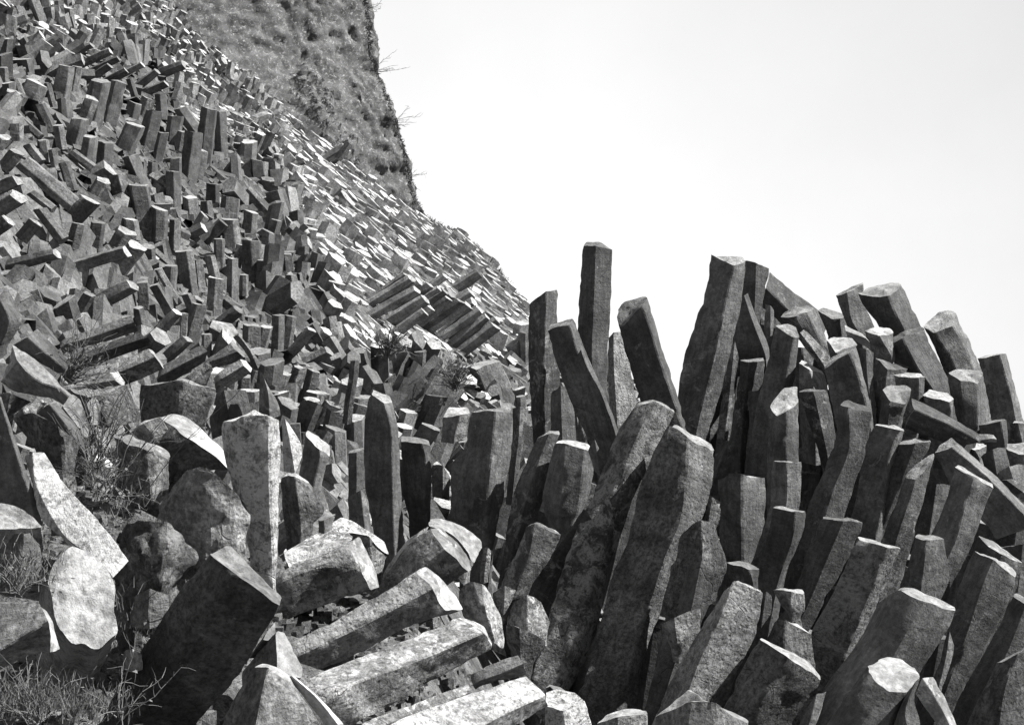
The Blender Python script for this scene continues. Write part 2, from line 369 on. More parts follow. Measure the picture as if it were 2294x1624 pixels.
K('F','square cut column standing alone at the right end of the skyline',13.2,[[(1976,785),(2130,760),(2178,756)],[(2020,980),(2190,980),(2235,965)],[(2065,1210),(2240,1220),(2294,1200)]],cap=[(2160,752),(2060,765)])
K('F','dark column with a chipped rim behind the two small flat topped blocks',11.7,[[(1288,785),(1370,860),(1522,850)],[(1275,900),(1360,960),(1515,960)],[(1265,1080),(1360,1120),(1500,1100)]],cap=[(1520,825),(1400,805),(1320,768)],capmat='d')
K('F','small flat topped block with a bright rim and lit right edge',11.0,[[(1418,890),(1585,915),(1632,905)],[(1430,980),(1590,1060),(1622,1030)]],cap=[(1600,884),(1500,878)],capmat='p')
K('F','short column with a broken bright cap, left of the fallen column with a lit flank',10.6,[[(1338,985),(1395,1078),(1500,1085),(1536,1000)],[(1325,1110),(1380,1160),(1470,1170),(1500,1130)],[(1308,1240),(1370,1270),(1440,1275),(1470,1250)]],cap=[(1510,968),(1400,960)],capmat='p')
K('F','small flat topped block with a white broken top, above the fallen column',10.9,[[(1612,1030),(1795,1085),(1828,1060)],[(1640,1130),(1805,1165),(1818,1150)]],cap=[(1780,1010),(1660,985)],capmat='p')
K('F','fallen column lying down to the right with a long lit upper flank',10.3,[[(1545,1045),(1560,1130),(1488,1260)],[(1750,1150),(1780,1225),(1640,1310)],[(1975,1272),(1985,1330),(1800,1365)]],mat='d',dd=-.2,b=.6,ext=.1)
K('F','pale stub of rock at the lower end of the fallen column with the lit flank',10.4,[[(1978,1290),(1990,1335),(2000,1350)],[(2070,1290),(2092,1320),(2090,1345)]],name='broken_rock',mat='q')
K('F','low dark block below the lone square cut column',11.1,[[(1985,1230),(2140,1210),(2186,1200)],[(2000,1320),(2165,1370),(2192,1340)]],cap=[(2160,1188),(2040,1205)])
K('F','block cut by the right edge of the picture beneath the lone square column',11.3,[[(2195,1235),(2250,1225),(2420,1260)],[(2190,1340),(2280,1360),(2420,1370)]],cap=[(2400,1210),(2230,1205)],capmat='q')
K('F','dark stone with a light chipped top edge below the fallen column',10.0,[[(1428,1352),(1560,1352),(1696,1338)],[(1400,1500),(1500,1520),(1620,1460)]],cap=[(1650,1322),(1560,1326)])
K('F','long dark column with a hollow in its rim, leaning right through the pile',9.8,[[(1050,1085),(1110,1110),(1285,1140)],[(1010,1380),(1110,1400),(1235,1400)],[(900,1620),(1010,1660),(1150,1650)],[(760,2000),(900,2040),(1050,1980)]],cap=[(1260,1110),(1085,1062)],capmat='d')
K('F','smooth dark column with a lit right edge, right of the hollow rimmed one',10.0,[[(1285,1228),(1462,1258),(1490,1262)],[(1200,1430),(1390,1450),(1432,1470)],[(1165,1700),(1350,1740),(1385,1700)],[(1100,1950),(1300,1990),(1345,1940)]],cap=[(1480,1248),(1300,1222)])
K('F','leaning column with a grey wedge shaped top, left of the peaked arch stone',9.5,[[(1486,1588),(1560,1612),(1690,1470)],[(1440,1720),(1520,1740),(1640,1650)],[(1350,1960),(1440,1980),(1580,1900)]],cap=[(1690,1420),(1600,1480),(1525,1530)],capmat='q')
K('F','peaked column like a gable with a long lit edge falling to the right',9.8,[[(1690,1425),(1812,1382),(1850,1350)],[(1740,1520),(1960,1500),(2010,1490)],[(1840,1700),(2110,1640),(2180,1640)],[(2060,1930),(2290,1830),(2350,1830)]],cap=[(1805,1312),(1722,1362)],b=.5,ext=.5)
K('F','bright stone lying on top of the gable shaped column',10.3,[[(1845,1348),(1960,1402),(2045,1372)],[(1900,1430),(1990,1450),(2040,1420)]],cap=[(2020,1350),(1900,1340)],name='broken_rock',capmat='p')
K('F','light topped block at the right picture edge, level with the gable column',10.5,[[(2165,1392),(2290,1430),(2420,1410)],[(2150,1500),(2290,1540),(2420,1500)]],cap=[(2420,1350),(2300,1345),(2180,1352)],capmat='p')
K('F','dark hump of rock at the right picture edge below the light topped block',9.95,[[(2080,1590),(2180,1485),(2420,1490)],[(2110,1700),(2250,1720),(2420,1720)]],name='broken_rock')
K('F','dark long column leaning right with a thin bright diagonal rim, near the right edge',8.9,[[(1832,1512),(1960,1560),(2092,1648)],[(1760,1750),(1900,1750),(2030,1800)],[(1650,2000),(1830,2010),(1960,2020)],[(1480,2340),(1640,2380),(1780,2370)]],cap=[(2080,1620),(1850,1502)])
K('F','slanting dark column running off the right picture edge with a lit sliver on top',9.6,[[(2140,1600),(2175,1600),(2210,1590)],[(2280,1740),(2300,1690),(2330,1650)],[(2400,1820),(2420,1770),(2440,1740)]])
K('F','dark round shouldered rock standing right under the gable column',10.1,[[(2000,1440),(2080,1390),(2170,1380)],[(2040,1560),(2110,1570),(2200,1500)]],name='broken_rock')
K('F','grey boulder filling the gap beneath the light capped short column',10.25,[[(1750,1340),(1880,1330),(1990,1350)],[(1700,1440),(1850,1460),(1960,1440)]],name='broken_rock')
K('F','dark column behind the curved shoulder, right of it',11.6,[[(1180,712),(1230,720),(1290,745)],[(1190,900),(1240,910),(1280,900)],[(1220,1100),(1260,1110),(1300,1080)]])
# lower right
K('I','dark ribbed column with a vertical light ridge, right of the largest leaning pair',9.6,[[(230,-20),(315,-75),(400,-62),(560,-40)],[(235,200),(310,210),(400,220),(560,210)],[(240,520),(320,530),(405,540),(545,530)]],b=.4)
K('I','dark column with a squared top and a lit strip down its right side',8.8,[[(605,168),(765,190),(840,190)],[(565,350),(728,400),(805,350)],[(490,560),(650,620),(710,560)],[(470,700),(620,750),(680,700)]],cap=[(832,178),(640,155)],capmat='p')
K('I','broad dark column with a bright hairline rim sloping down right',8.5,[[(935,218),(1080,240),(1222,278)],[(820,480),(960,520),(1120,520)],[(720,760),(830,830),(940,820)],[(600,960),(720,1040),(850,1000)]],cap=[(1200,262),(950,205)])
K('I','stout grainy column with a bent bright rim in the middle of the lower right',7.6,[[(1168,372),(1372,430),(1465,452)],[(1090,560),(1310,640),(1400,600)],[(990,770),(1230,830),(1340,760)],[(860,1000),(1130,1060),(1240,1000)],[(790,1250),(1050,1300),(1150,1200)]],cap=[(1440,420),(1300,385),(1180,352)],mat='m',rough=.7)
K('I','widest dark column leaning right above the white oval end face',6.8,[[(1315,790),(1455,702),(1640,800),(1832,860)],[(1180,1060),(1290,1040),(1520,1000),(1790,985)],[(960,1360),(1100,1340),(1380,1250),(1640,1210)],[(700,1750),(880,1750),(1200,1650),(1480,1500)]],cap=[(1820,835),(1660,752),(1462,692)],rough=.5)
K('I','column cut off in a big white oval end face, bottom right',5.6,[[(1240,1228),(1268,1300),(1380,1398),(1500,1412),(1602,1290)],[(1050,1480),(1100,1540),(1230,1600),(1380,1620),(1500,1560)],[(850,1800),(900,1850),(1050,1900),(1250,1900),(1400,1800)]],cap=[(1560,1230),(1470,1180),(1380,1168),(1310,1185)],capmat='p',cb=.9)
K('I','narrow pale stone sliding down right beside the white oval end face',5.4,[[(1560,1410),(1605,1300),(1685,1295)],[(1640,1530),(1700,1440),(1760,1430)],[(1760,1680),(1810,1660),(1860,1660)]],mat='p',name='broken_rock')
K('I','dark wedge leaning on the right side of the white oval ended column',5.5,[[(1500,1420),(1570,1320),(1600,1300)],[(1440,1550),(1500,1500),(1560,1440)],[(1380,1720),(1480,1680),(1600,1600)]],name='rock_splinter')
K('I','dark column with a curved bright rim and speckled left flank near the right edge',7.6,[[(1945,440),(2085,492),(2245,650)],[(1850,680),(2010,680),(2200,790)],[(1790,980),(1920,960),(2090,1000)],[(1640,1400),(1760,1400),(1900,1380)]],cap=[(2238,600),(2180,530),(2110,490)],capmat='p',rough=.7)
K('I','dark column behind with a bright wedge along its sloping top, near the right edge',7.95,[[(1985,335),(2140,470),(2285,535)],[(1930,520),(2080,640),(2260,680)],[(1900,700),(2060,760),(2240,800)]],cap=[(2230,480),(2110,395)],capmat='p')
K('I','dark column cut by the right picture edge with a short bright rim',7.1,[[(2208,755),(2300,810),(2480,880)],[(2060,1060),(2180,1120),(2360,1180)],[(1850,1450),(1980,1500),(2140,1560)]],cap=[(2460,850),(2240,742)])
K('I','large dark rock rising in the bottom right corner',6.2,[[(2085,1228),(2225,1170),(2420,1000)],[(1990,1430),(2150,1420),(2420,1350)],[(1850,1750),(2100,1750),(2420,1750)]],mat='m',rough=.7)
K('I','thin crescent of lit rock standing behind the widest dark column',6.9,[[(1775,990),(1795,985),(1826,1090)],[(1740,1150),(1770,1160),(1812,1180)],[(1690,1370),(1715,1385),(1745,1380)]],name='rock_splinter',mat='q')
K('I','broad grainy column leaning right, left of the small cubic blocks',6.95,[[(255,745),(335,655),(545,735)],[(120,960),(230,930),(500,1010)],[(-60,1280),(80,1260),(380,1260)],[(-200,1600),(-40,1620),(280,1560)]],mat='g',rough=.9,cap=[(530,715),(370,650)],capmat='g')
K('I','mossy slab with a long bright edge sloping down to the right',6.6,[[(505,1048),(700,1165),(940,1330)],[(360,1300),(560,1400),(820,1480)],[(230,1600),(400,1650),(700,1700)]],mat='m',cap=[(942,1300),(720,1140),(518,1034)],capmat='p',cb=.2)
K('I','dark rock with a bright crescent rim beneath the small cubic block',6.95,[[(605,935),(680,905),(868,1030)],[(570,1060),(680,1150),(900,1250)],[(540,1150),(680,1200),(880,1350)]],mat='m',cap=[(850,1000),(770,930)],capmat='p',name='broken_rock')
K('I','small cubic block with a bright rim standing between two leaning columns',7.2,[[(600,718),(725,725),(822,742)],[(660,820),(722,830),(820,850)],[(705,885),(730,905),(800,890)]],cap=[(800,702),(640,708)],mat='g',name='broken_rock',capmat='p')
K('I','small dark block with a light right face, above the grainy column',7.7,[[(290,520),(445,580),(522,578)],[(335,650),(470,670),(510,640)]],cap=[(500,562),(370,505)],name='broken_rock',capmat='p')
K('I','little dark stone wedged at the upper right corner of the grainy column',7.0,[[(545,745),(560,720),(600,750)],[(500,940),(530,950),(600,850)]],name='broken_rock')
K('I','low stone with a bright blade shaped top edge at the bottom of the picture',5.0,[[(-190,1600),(40,1470),(210,1478),(450,1605)],[(-230,1750),(0,1780),(250,1780),(480,1750)]],cap=[(440,1570),(200,1460),(90,1440),(48,1365)],mat='g',capmat='p',cb=.25)
K('I','pale fallen stone leaning between the mossy slab and the widest column',6.4,[[(840,1500),(900,1410),(965,1400)],[(780,1620),(840,1640),(920,1560)],[(700,1760),(780,1780),(860,1700)]],mat='q',name='broken_rock')
K('I','knobbly stub with a hooked outline at the shoulder of the largest leaning pair',8.9,[[(130,65),(200,85),(258,175)],[(110,160),(180,190),(256,230)],[(90,330),(160,340),(225,310)]],mat='m',name='broken_rock')
K('I','mossy rock mass under the shoulder of the largest leaning pair',8.2,[[(-20,330),(130,238),(225,275)],[(-60,520),(120,560),(300,540)],[(-140,800),(40,840),(250,700)]],mat='m',name='boulder',cat='boulder')
K('I','dark column filling the gap left of the broad grainy column',7.6,[[(30,560),(120,520),(240,640)],[(-60,900),(40,900),(170,850)],[(-170,1200),(-60,1220),(60,1100)]],mat='d')
K('I','dark column passing behind the squared one with the lit strip',9.3,[[(600,-150),(700,-140),(800,-150)],[(580,150),(690,160),(790,150)],[(420,640),(520,660),(600,640)]])
K('I','shadowed column between the speckled flank column and the widest one',7.9,[[(1560,365),(1640,375),(1760,380)],[(1480,680),(1600,700),(1800,700)],[(1400,1000),(1560,1020),(1700,1000)]],cap=[(1740,362),(1580,352)])
# centre: tall columns on the skyline
K('E','tallest free standing column in the centre, dark left face and pitted right face',12.2,[[(1620,25),(1706,22),(1822,52)],[(1585,480),(1690,490),(1815,480)],[(1590,760),(1680,790),(1800,780)],[(1640,1150),(1720,1180),(1800,1150)]],mat='d',cap=[(1790,35),(1700,5),(1650,5)],cb=.3,rough=1.2)
K('E','tall column left of the tallest one, its left face curving in at the top',12.5,[[(1258,430),(1376,325),(1462,313)],[(1252,650),(1365,640),(1462,620)],[(1258,1000),(1358,1000),(1475,950)],[(1285,1330),(1370,1350),(1420,1300)]],mat='d',b=.5)
K('E','column tilted left across the front of the tallest one, with a lit right flank',11.2,[[(1380,598),(1535,555),(1562,518)],[(1470,900),(1640,900),(1690,840)],[(1560,1130),(1735,1130),(1790,1060)],[(1660,1360),(1810,1360),(1860,1260)]],cap=[(1555,514),(1400,568)],mat='d',capmat='q')
K('E','lumpy light grey column standing behind and right of the tallest one',12.6,[[(1795,650),(1828,608),(1890,605)],[(1788,850),(1830,850),(1940,800)],[(1800,1150),(1850,1170),(1990,1100)]],mat='g',rough=2.2,b=.6)
K('E','column tilted left with a grey cap, right of the tallest one',11.0,[[(1848,505),(1880,575),(2030,432),(2060,375)],[(1890,680),(1930,740),(2085,620),(2115,570)],[(1975,980),(2010,1020),(2190,950),(2220,900)],[(2040,1180),(2090,1200),(2270,1180),(2300,1170)]],cap=[(2045,365),(1900,395),(1858,440)],mat='d',capmat='q')
K('E','dark square stub between the curved top column and the tilted one',11.7,[[(1405,1015),(1470,960),(1560,970)],[(1400,1280),(1480,1290),(1580,1290)],[(1410,1450),(1490,1450),(1600,1440)]],mat='d')
K('E','sliver of lit rock behind the lower half of the column tilted across the tallest',11.9,[[(1560,1150),(1580,1140),(1600,1200)],[(1565,1350),(1600,1360),(1640,1340)]],mat='q',name='rock_splinter')
K('H','largest leaning column, lichened round top in front of the grey capped one',9.4,[[(1845,-350),(1965,-505),(2110,-555),(2248,-480)],[(1760,-130),(1850,-200),(1960,-230),(2120,-160)],[(1640,150),(1740,130),(1850,110),(1985,60)],[(1480,600),(1580,590),(1700,590),(1810,590)],[(1340,1080),(1450,1080),(1590,1100),(1690,1080)],[(1290,1250),(1350,1380),(1440,1460),(1530,1400)]],cap=[(2210,-525),(2090,-580),(1990,-545)],mat='m',dd=-.9,offs=[0,.16,.34,0],rough=.8)
K('H','thin dark slab with a sharp bright edge along the left of the largest leaning column',9.0,[[(1625,170),(1650,190),(1700,260)],[(1450,430),(1500,450),(1600,500)],[(1285,650),(1380,700),(1520,720)],[(1180,800),(1280,850),(1440,880)],[(1120,900),(1260,980),(1390,1000)]],mat='d',dd=.5,offs=[0,.04,0])
K('H','second largest leaning column with a peaked top and a grey strip down its right',9.0,[[(2110,-250),(2192,-418),(2330,-310),(2515,-195)],[(2000,40),(2110,20),(2320,0),(2490,20)],[(1920,350),(2020,350),(2290,240),(2420,250)],[(1825,590),(1920,600),(2190,480),(2300,430)],[(1750,860),(1840,880),(2080,820),(2200,760)],[(1670,1180),(1740,1200),(1970,1140),(2080,1050)],[(1585,1420),(1650,1480),(1890,1500),(1995,1500)]],mat='m',dd=-.7,offs=[0,.12,.36,0],rough=.8,cap=[(2480,-250),(2360,-330),(2240,-395)])
K('E','dark column left of the big lichened pair, leaning right with a chipped top',9.9,[[(1312,1320),(1395,1285),(1468,1295)],[(1230,1500),(1310,1510),(1410,1500)],[(1150,1720),(1240,1730),(1360,1720)],[(1070,2180),(1120,2210),(1230,2150)]],mat='d',cap=[(1460,1275),(1390,1272)])
K('E','broad dark column with a flat shadowed front, left of the big lichened pair',9.75,[[(1432,1350),(1500,1345),(1640,1385),(1700,1440)],[(1380,1560),(1480,1570),(1620,1580),(1700,1580)],[(1350,1760),(1470,1770),(1600,1770),(1660,1740)],[(1390,1920),(1470,1940),(1560,1900),(1600,1850)]],mat='d',cap=[(1660,1350),(1540,1332)],capmat='p')
K('E','small dark triangular stone propped against the big lichened column',9.5,[[(1655,1405),(1702,1322),(1735,1395)],[(1690,1510),(1740,1560),(1800,1440)]],name='broken_rock')
K('E','twin faced column, dark left face and pale right face, standing before the slope',10.0,[[(862,1148),(1035,1130),(1155,1132)],[(815,1380),(1015,1390),(1145,1400)],[(740,1500),(995,1540),(1120,1560)],[(725,1760),(980,1800),(1085,1780)],[(780,1980),(978,2060),(1025,2060)]],mat='d',cap=[(1130,1120),(1000,1122)],b=.42)
K('E','shadowed column just right of the twin faced one, top level with it',10.6,[[(1150,1115),(1200,1108),(1262,1112)],[(1145,1300),(1190,1320),(1240,1290)],[(1130,1480),(1170,1490),(1210,1450)]])
K('E','upright column with a spiked top and a pale strip down its right side',9.9,[[(190,1020),(290,1085),(352,1085)],[(152,1250),(335,1260),(385,1280)],[(156,1620),(345,1620),(402,1620)],[(215,1980),(355,2060),(432,2030)]],cap=[(335,1040),(208,993)],mat='d')
K('E','shorter dark column with a bright curved rim, right of the spiked one',10.05,[[(398,1345),(540,1350),(600,1372)],[(408,1500),(570,1500),(608,1500)],[(412,1700),(560,1720),(608,1700)],[(450,1880),(550,1880),(600,1850)]],cap=[(590,1335),(480,1308),(400,1302)],mat='d',capmat='p')
K('E','dark low column just left of the spiked one',10.3,[[(45,1420),(100,1415),(160,1395)],[(45,1560),(100,1570),(165,1560)],[(45,1780),(100,1790),(175,1780)]],cap=[(150,1385),(60,1400)])
K('H','smooth grey leaning stone at the foot of the spiked column',9.7,[[(42,85),(130,45),(165,70)],[(48,200),(150,210),(190,200)],[(80,330),(160,340),(215,320)]])
K('E','slim grey column standing alone on the rubble left of the spiked one',13.5,[[(60,795),(90,795),(126,798)],[(45,920),(80,925),(110,920)],[(22,1050),(55,1060),(90,1050)]],mat='k',px=6)
K('E','block of dark rock left of the twin faced column, its top catching light',11.5,[[(680,1180),(800,1160),(870,1150)],[(670,1280),(760,1290),(850,1240)]],cap=[(840,1120),(720,1110)],mat='k',name='broken_rock',capmat='p')
K('E','dark wedge of rock right behind the short column with the curved rim',10.6,[[(600,1480),(680,1500),(735,1590)],[(605,1650),(680,1660),(730,1680)]],mat='k',name='broken_rock',cap=[(725,1540),(640,1470)],capmat='p')
# centre bottom: the fallen columns
K('H','short thick fallen column with a lit end strip, highest of the lower centre',6.6,[[(28,405),(110,560),(200,715)],[(-170,490),(-150,560),(-120,830)],[(-380,575),(-375,640),(-440,960)]],cap=[(268,690),(200,500),(112,345)],mat='g',b=.25,dd=-.1,capmat='p')
K('H','light flat topped rock behind the highest fallen column of the lower centre',6.75,[[(-390,450),(-370,560),(30,420)],[(-380,600),(-300,640),(20,560)]],cap=[(100,340),(0,262),(-180,330)],mat='l',name='boulder',cat='boulder',cb=1.0,capmat='l')
K('H','round shouldered boulder with a lit brow behind the highest fallen column',7.2,[[(-90,380),(20,330),(180,350),(318,460)],[(-60,520),(100,560),(210,620),(275,610)]],cap=[(290,390),(140,275),(0,200),(-60,240)],mat='g',name='boulder',cat='boulder',capmat='l')
K('H','fallen grainy column with a broad bright end strip facing right',7.0,[[(590,298),(700,450),(840,590)],[(440,400),(560,560),(700,700)],[(270,640),(400,720),(560,780)]],cap=[(868,575),(862,490),(740,360),(670,310)],mat='g',b=.35,capmat='p')
K('H','upper grainy shoulder left of the bright end strip',7.15,[[(440,380),(520,330),(592,290)],[(300,560),(420,520),(500,520)],[(270,640),(400,640),(560,640)]],mat='l',name='boulder',cat='boulder')
K('H','dark arched boulder with a white rim behind the bright end strip',7.5,[[(540,262),(690,290),(850,440),(905,545)],[(640,360),(760,430),(840,540),(880,580)]],cap=[(950,460),(945,375),(840,290),(700,238),(590,240)],mat='g',name='boulder',cat='boulder',capmat='p',cb=.4)
K('H','long fallen column in the lower centre with a bright end wedge and grainy flank',6.1,[[(490,592),(610,700),(698,855)],[(250,740),(330,850),(400,990)],[(0,890),(40,1000),(60,1170)],[(-370,1090),(-350,1180),(-290,1330)]],cap=[(822,862),(720,720),(640,622),(555,562)],mat='g',b=.3,dd=-.2,capmat='p')
K('H','long fallen column with a bright lichened upper face, below the end wedge one',5.6,[[(770,905),(960,1000),(1030,1110)],[(540,990),(680,1120),(780,1240)],[(280,1100),(400,1230),(500,1400)],[(0,1210),(100,1340),(250,1540)],[(-270,1330),(-10,1400),(150,1590)]],cap=[(1040,1080),(960,960),(870,925)],mat='w',dd=-.45,b=.6,rough=1.2)
K('H','fallen column half buried in shadow under the bright lichened one',5.35,[[(850,1345),(872,1400),(900,1450)],[(500,1470),(520,1540),(560,1580)],[(170,1590),(200,1650),(240,1700)]],mat='l',dd=-.3)
K('H','lowest fallen column with a pale grainy top and dark front edge',5.1,[[(1240,1292),(1372,1420),(1388,1495)],[(900,1400),(1130,1530),(1180,1620)],[(600,1500),(880,1660),(950,1740)],[(350,1600),(650,1780),(700,1850)]],mat='w',dd=-.3,b=.5)
K('H','pale block resting on the lowest fallen column',5.2,[[(1185,1150),(1225,1210),(1245,1285)],[(1050,1190),(1070,1280),(1090,1320)],[(905,1258),(925,1330),(945,1358)]],mat='q',name='broken_rock',b=.5)
K('H','craggy pitted rock in the middle between the fallen and the standing columns',7.0,[[(785,725),(850,655),(950,675),(1012,745)],[(800,860),(880,840),(980,860),(1085,920)],[(900,1000),(960,1020),(1030,1060),(1095,1090)]],mat='l',rough=2.2,name='boulder',cat='boulder',capmat='l')
K('H','pointed pitted rock touching the right side of the craggy one',7.1,[[(1010,735),(1095,690),(1182,712)],[(1030,820),(1090,830),(1150,780)],[(1060,905),(1080,910),(1110,860)]],mat='g',rough=1.8,name='broken_rock')
K('H','grey column with a light shoulder, left of the sharp edged thin slab',8.3,[[(1235,292),(1290,270),(1478,352)],[(1180,440),(1260,450),(1400,520)],[(1080,640),(1180,700),(1290,680)]],mat='d',cap=[(1465,335),(1300,262)],capmat='q')
K('H','dark square block at the foot of the largest leaning column',6.9,[[(1102,962),(1190,975),(1390,1050)],[(1105,1060),(1190,1080),(1370,1120)],[(1120,1170),(1200,1200),(1300,1200)]],mat='m',name='broken_rock')
K('H','lichened triangular rock at the foot of the thin sharp edged slab',7.1,[[(1150,800),(1250,730),(1340,800)],[(1110,900),(1250,930),(1400,930)],[(1110,930),(1250,1010),(1390,1030)]],mat='l',name='broken_rock',rough=1.6)
K('H','pale rock with a flat face below the foot of the largest leaning column',5.5,[[(1370,1480),(1480,1520),(1640,1460)],[(1360,1600),(1500,1640),(1680,1600)],[(1350,1720),(1500,1760),(1700,1740)]],cap=[(1560,1400),(1440,1385),(1380,1400)],mat='l',name='boulder',cat='boulder',capmat='l',cb=1.)
K('H','ring shaped dark stone just above the pale flat faced rock',5.75,[[(1365,1375),(1400,1360),(1530,1430)],[(1380,1400),(1460,1430),(1510,1470)]],cap=[(1530,1410),(1470,1360),(1400,1345)],mat='g',name='broken_rock')
K('H','low stone with a lit curved rim at the bottom centre of the picture',5.1,[[(1700,1610),(1850,1565),(2062,1550)],[(1700,1760),(1850,1780),(2070,1750)]],cap=[(2052,1530),(1900,1522),(1780,1560)],mat='g',name='boulder',cat='boulder',capmat='p')
K('H','grey rock lodged in the gap right of the second largest leaning column',7.4,[[(2150,960),(2230,900),(2420,840)],[(2170,1040),(2250,1060),(2420,980)],[(2200,1090),(2250,1110),(2420,1060)]],mat='g',name='broken_rock')
K('H','dark leaning column in the deep gap right of the second largest one',8.3,[[(2210,560),(2260,500),(2400,520)],[(2170,900),(2250,900),(2400,850)],[(2050,1500),(2150,1500),(2350,1300)]],mat='d')
K('H','slim splintered rock leaning at the foot of the twin faced column',8.0,[[(955,430),(985,425),(1010,450)],[(935,560),(965,570),(1000,560)],[(930,640),(960,650),(990,640)]],mat='g',name='rock_splinter')
# left foreground
P('G','large pale oval face of a broken column in the left foreground',4.3,[(470,400),(370,500),(303,640),(340,820),(395,965),(495,1080),(560,1068),(620,1112),(672,1108),(735,1040),(792,1000),(762,850),(776,700),(735,590),(620,470)],(.3,-.88,.36),mat='p',thick=.45,shift=(-.1,.1,-.1),name='basalt_column',cat='rock column')
K('G','bright speckled column sliding down right above the large pale oval face',4.8,[[(160,-190),(215,-215),(300,-205)],[(212,0),(250,30),(430,-10)],[(272,225),(420,330),(560,140)],[(450,400),(600,480),(700,290)],[(600,530),(730,590),(842,475)]],mat='l',dd=-.35,b=.55,capmat='l')
K('G','huge dark spotted column leaning right in the left foreground, lit end strip',4.3,[[(1405,490),(1560,590),(1880,832)],[(1180,740),(1380,820),(1760,1040)],[(960,1080),(1180,1180),(1600,1290)],[(850,1250),(1000,1420),(1400,1530)],[(600,1700),(800,1800),(1200,1800)]],cap=[(1895,762),(1700,575),(1540,415),(1445,455)],mat='m',dd=.45,b=.3,capmat='q',rough=.8)
K('G','ridge backed grainy stone with a white edge at the bottom left of centre',4.7,[[(1685,1240),(1800,1250),(1960,1340)],[(1560,1460),(1750,1480),(2120,1560)],[(1450,1700),(1700,1750),(2200,1750)]],mat='g',cap=[(1970,1300),(1880,1235),(1790,1205)],rough=1.3,capmat='p',name='boulder',cat='boulder')
K('G','long low stone with a white ridge running down right to the picture bottom',4.75,[[(1930,1300),(1960,1290),(1990,1300)],[(2060,1460),(2120,1430),(2150,1440)],[(2200,1650),(2260,1600),(2300,1600)]],mat='p',name='rock_splinter')
K('G','dark grainy block under the white ridge at the picture bottom',4.85,[[(1900,1500),(2000,1420),(2150,1480)],[(1850,1700),(2000,1750),(2300,1700)]],mat='m',name='boulder',cat='boulder')
P('G','pale leaning facet between the huge spotted column and the fallen columns',5.1,[(1850,1010),(1860,990),(1910,1000),(1980,1130),(2035,1240),(2025,1310),(1930,1290),(1862,1255)],(.55,-.5,.6),mat='p',thick=.3,name='broken_rock')
P('G','small pale triangle of rock by the right corner of the huge spotted column',5.2,[(1765,1052),(1800,990),(1850,930),(1856,1050)],(.5,-.6,.6),mat='p',thick=.15,name='broken_rock')
K('G','dome topped boulder with a hollow broken crown, left of centre',5.1,[[(1085,130),(1220,-60),(1400,-70),(1560,50),(1685,210)],[(1060,260),(1200,250),(1400,240),(1560,260),(1670,320)],[(1060,420),(1200,430),(1400,440),(1530,450),(1650,500)]],mat='g',cap=[(1620,90),(1520,0),(1400,-90),(1290,-90),(1180,-40)],rough=2.4,px=3,name='boulder',cat='boulder',capmat='m',b=.3,cb=.15)
K('G','mossy crumbling rock at the foot of the dome topped boulder',4.9,[[(820,330),(950,240),(1120,250),(1250,380)],[(760,560),(900,560),(1100,560),(1330,500)],[(760,900),(900,900),(1050,850),(1200,650)]],mat='m',rough=5.5,px=3,name='boulder',cat='boulder',capmat='m')
K('D','upright speckled column with a dark left face and a bright right edge',5.6,[[(1478,1205),(1622,1172),(1815,1175),(1892,1205)],[(1490,1350),(1622,1360),(1815,1370),(1892,1370)],[(1540,1560),(1640,1640),(1822,1650),(1888,1650)],[(1660,2060),(1720,2120),(1840,2170),(1860,2160)],[(1670,2180),(1720,2230),(1845,2320),(1858,2310)]],mat='l',cap=[(1810,1140),(1712,1105),(1650,1145)],offs=[0,.42,.32,0],dd=.1,capmat='l')
K('G','dark round rock with a thin bright rim, right of the upright speckled column',6.0,[[(1885,-30),(1980,-55),(2085,0)],[(1890,130),(2000,120),(2188,170)],[(1925,385),(2020,330),(2110,270)]],mat='m',cap=[(2075,-15),(1985,-65)],name='boulder',cat='boulder',capmat='p')
K('G','small white chip beside the dark round rock',6.1,[[(2125,245),(2170,255),(2260,205)],[(2140,280),(2180,290),(2240,260)]],cap=[(2240,200),(2190,170)],mat='p',name='stone',cat='rock')
K('D','dark slab with a bright right edge cut by the left picture edge',4.7,[[(-140,1010),(-10,1035),(10,1045)],[(-140,1300),(85,1340),(112,1350)],[(-140,1640),(190,1680),(225,1670)],[(-140,1800),(230,1850),(275,1855)]],mat='d',b=.2)
P('G','pale half round stone face at the left picture edge',4.45,[(-100,150),(0,128),(110,150),(200,205),(305,300),(150,305),(-100,310)],(.25,-.6,.75),mat='q',thick=.3,name='boulder',cat='boulder')
K('G','dark rock under the pale half round face, at the left picture edge',4.5,[[(-120,315),(150,318),(300,312)],[(-120,420),(150,430),(295,400)],[(-120,560),(120,560),(280,500)]],mat='d',name='boulder',cat='boulder')
K('G','squared fallen column cut by the left picture edge, light top and shaded front',4.0,[[(240,785),(315,930),(330,1140)],[(80,795),(140,1040),(150,1180)],[(-140,800),(-130,1190),(-120,1330)]],cap=[(405,1115),(350,935),(300,850)],mat='g',b=.5,capmat='p')
K('D','arched boulder with a long bright strip falling to the right, left of centre',5.9,[[(1085,1175),(1280,1330),(1560,1535)],[(960,1260),(1140,1400),(1360,1560)],[(830,1420),(1000,1600),(1190,1700)]],cap=[(1642,1540),(1440,1330),(1320,1210),(1205,1138)],mat='m',b=.35,capmat='p')
K('D','light grainy facet on the left shoulder of the arched boulder',5.85,[[(858,1288),(960,1225),(1085,1172)],[(920,1330),(1040,1330),(1150,1290)],[(1000,1390),(1100,1430),(1190,1425)]],mat='g',name='broken_rock',b=.15)
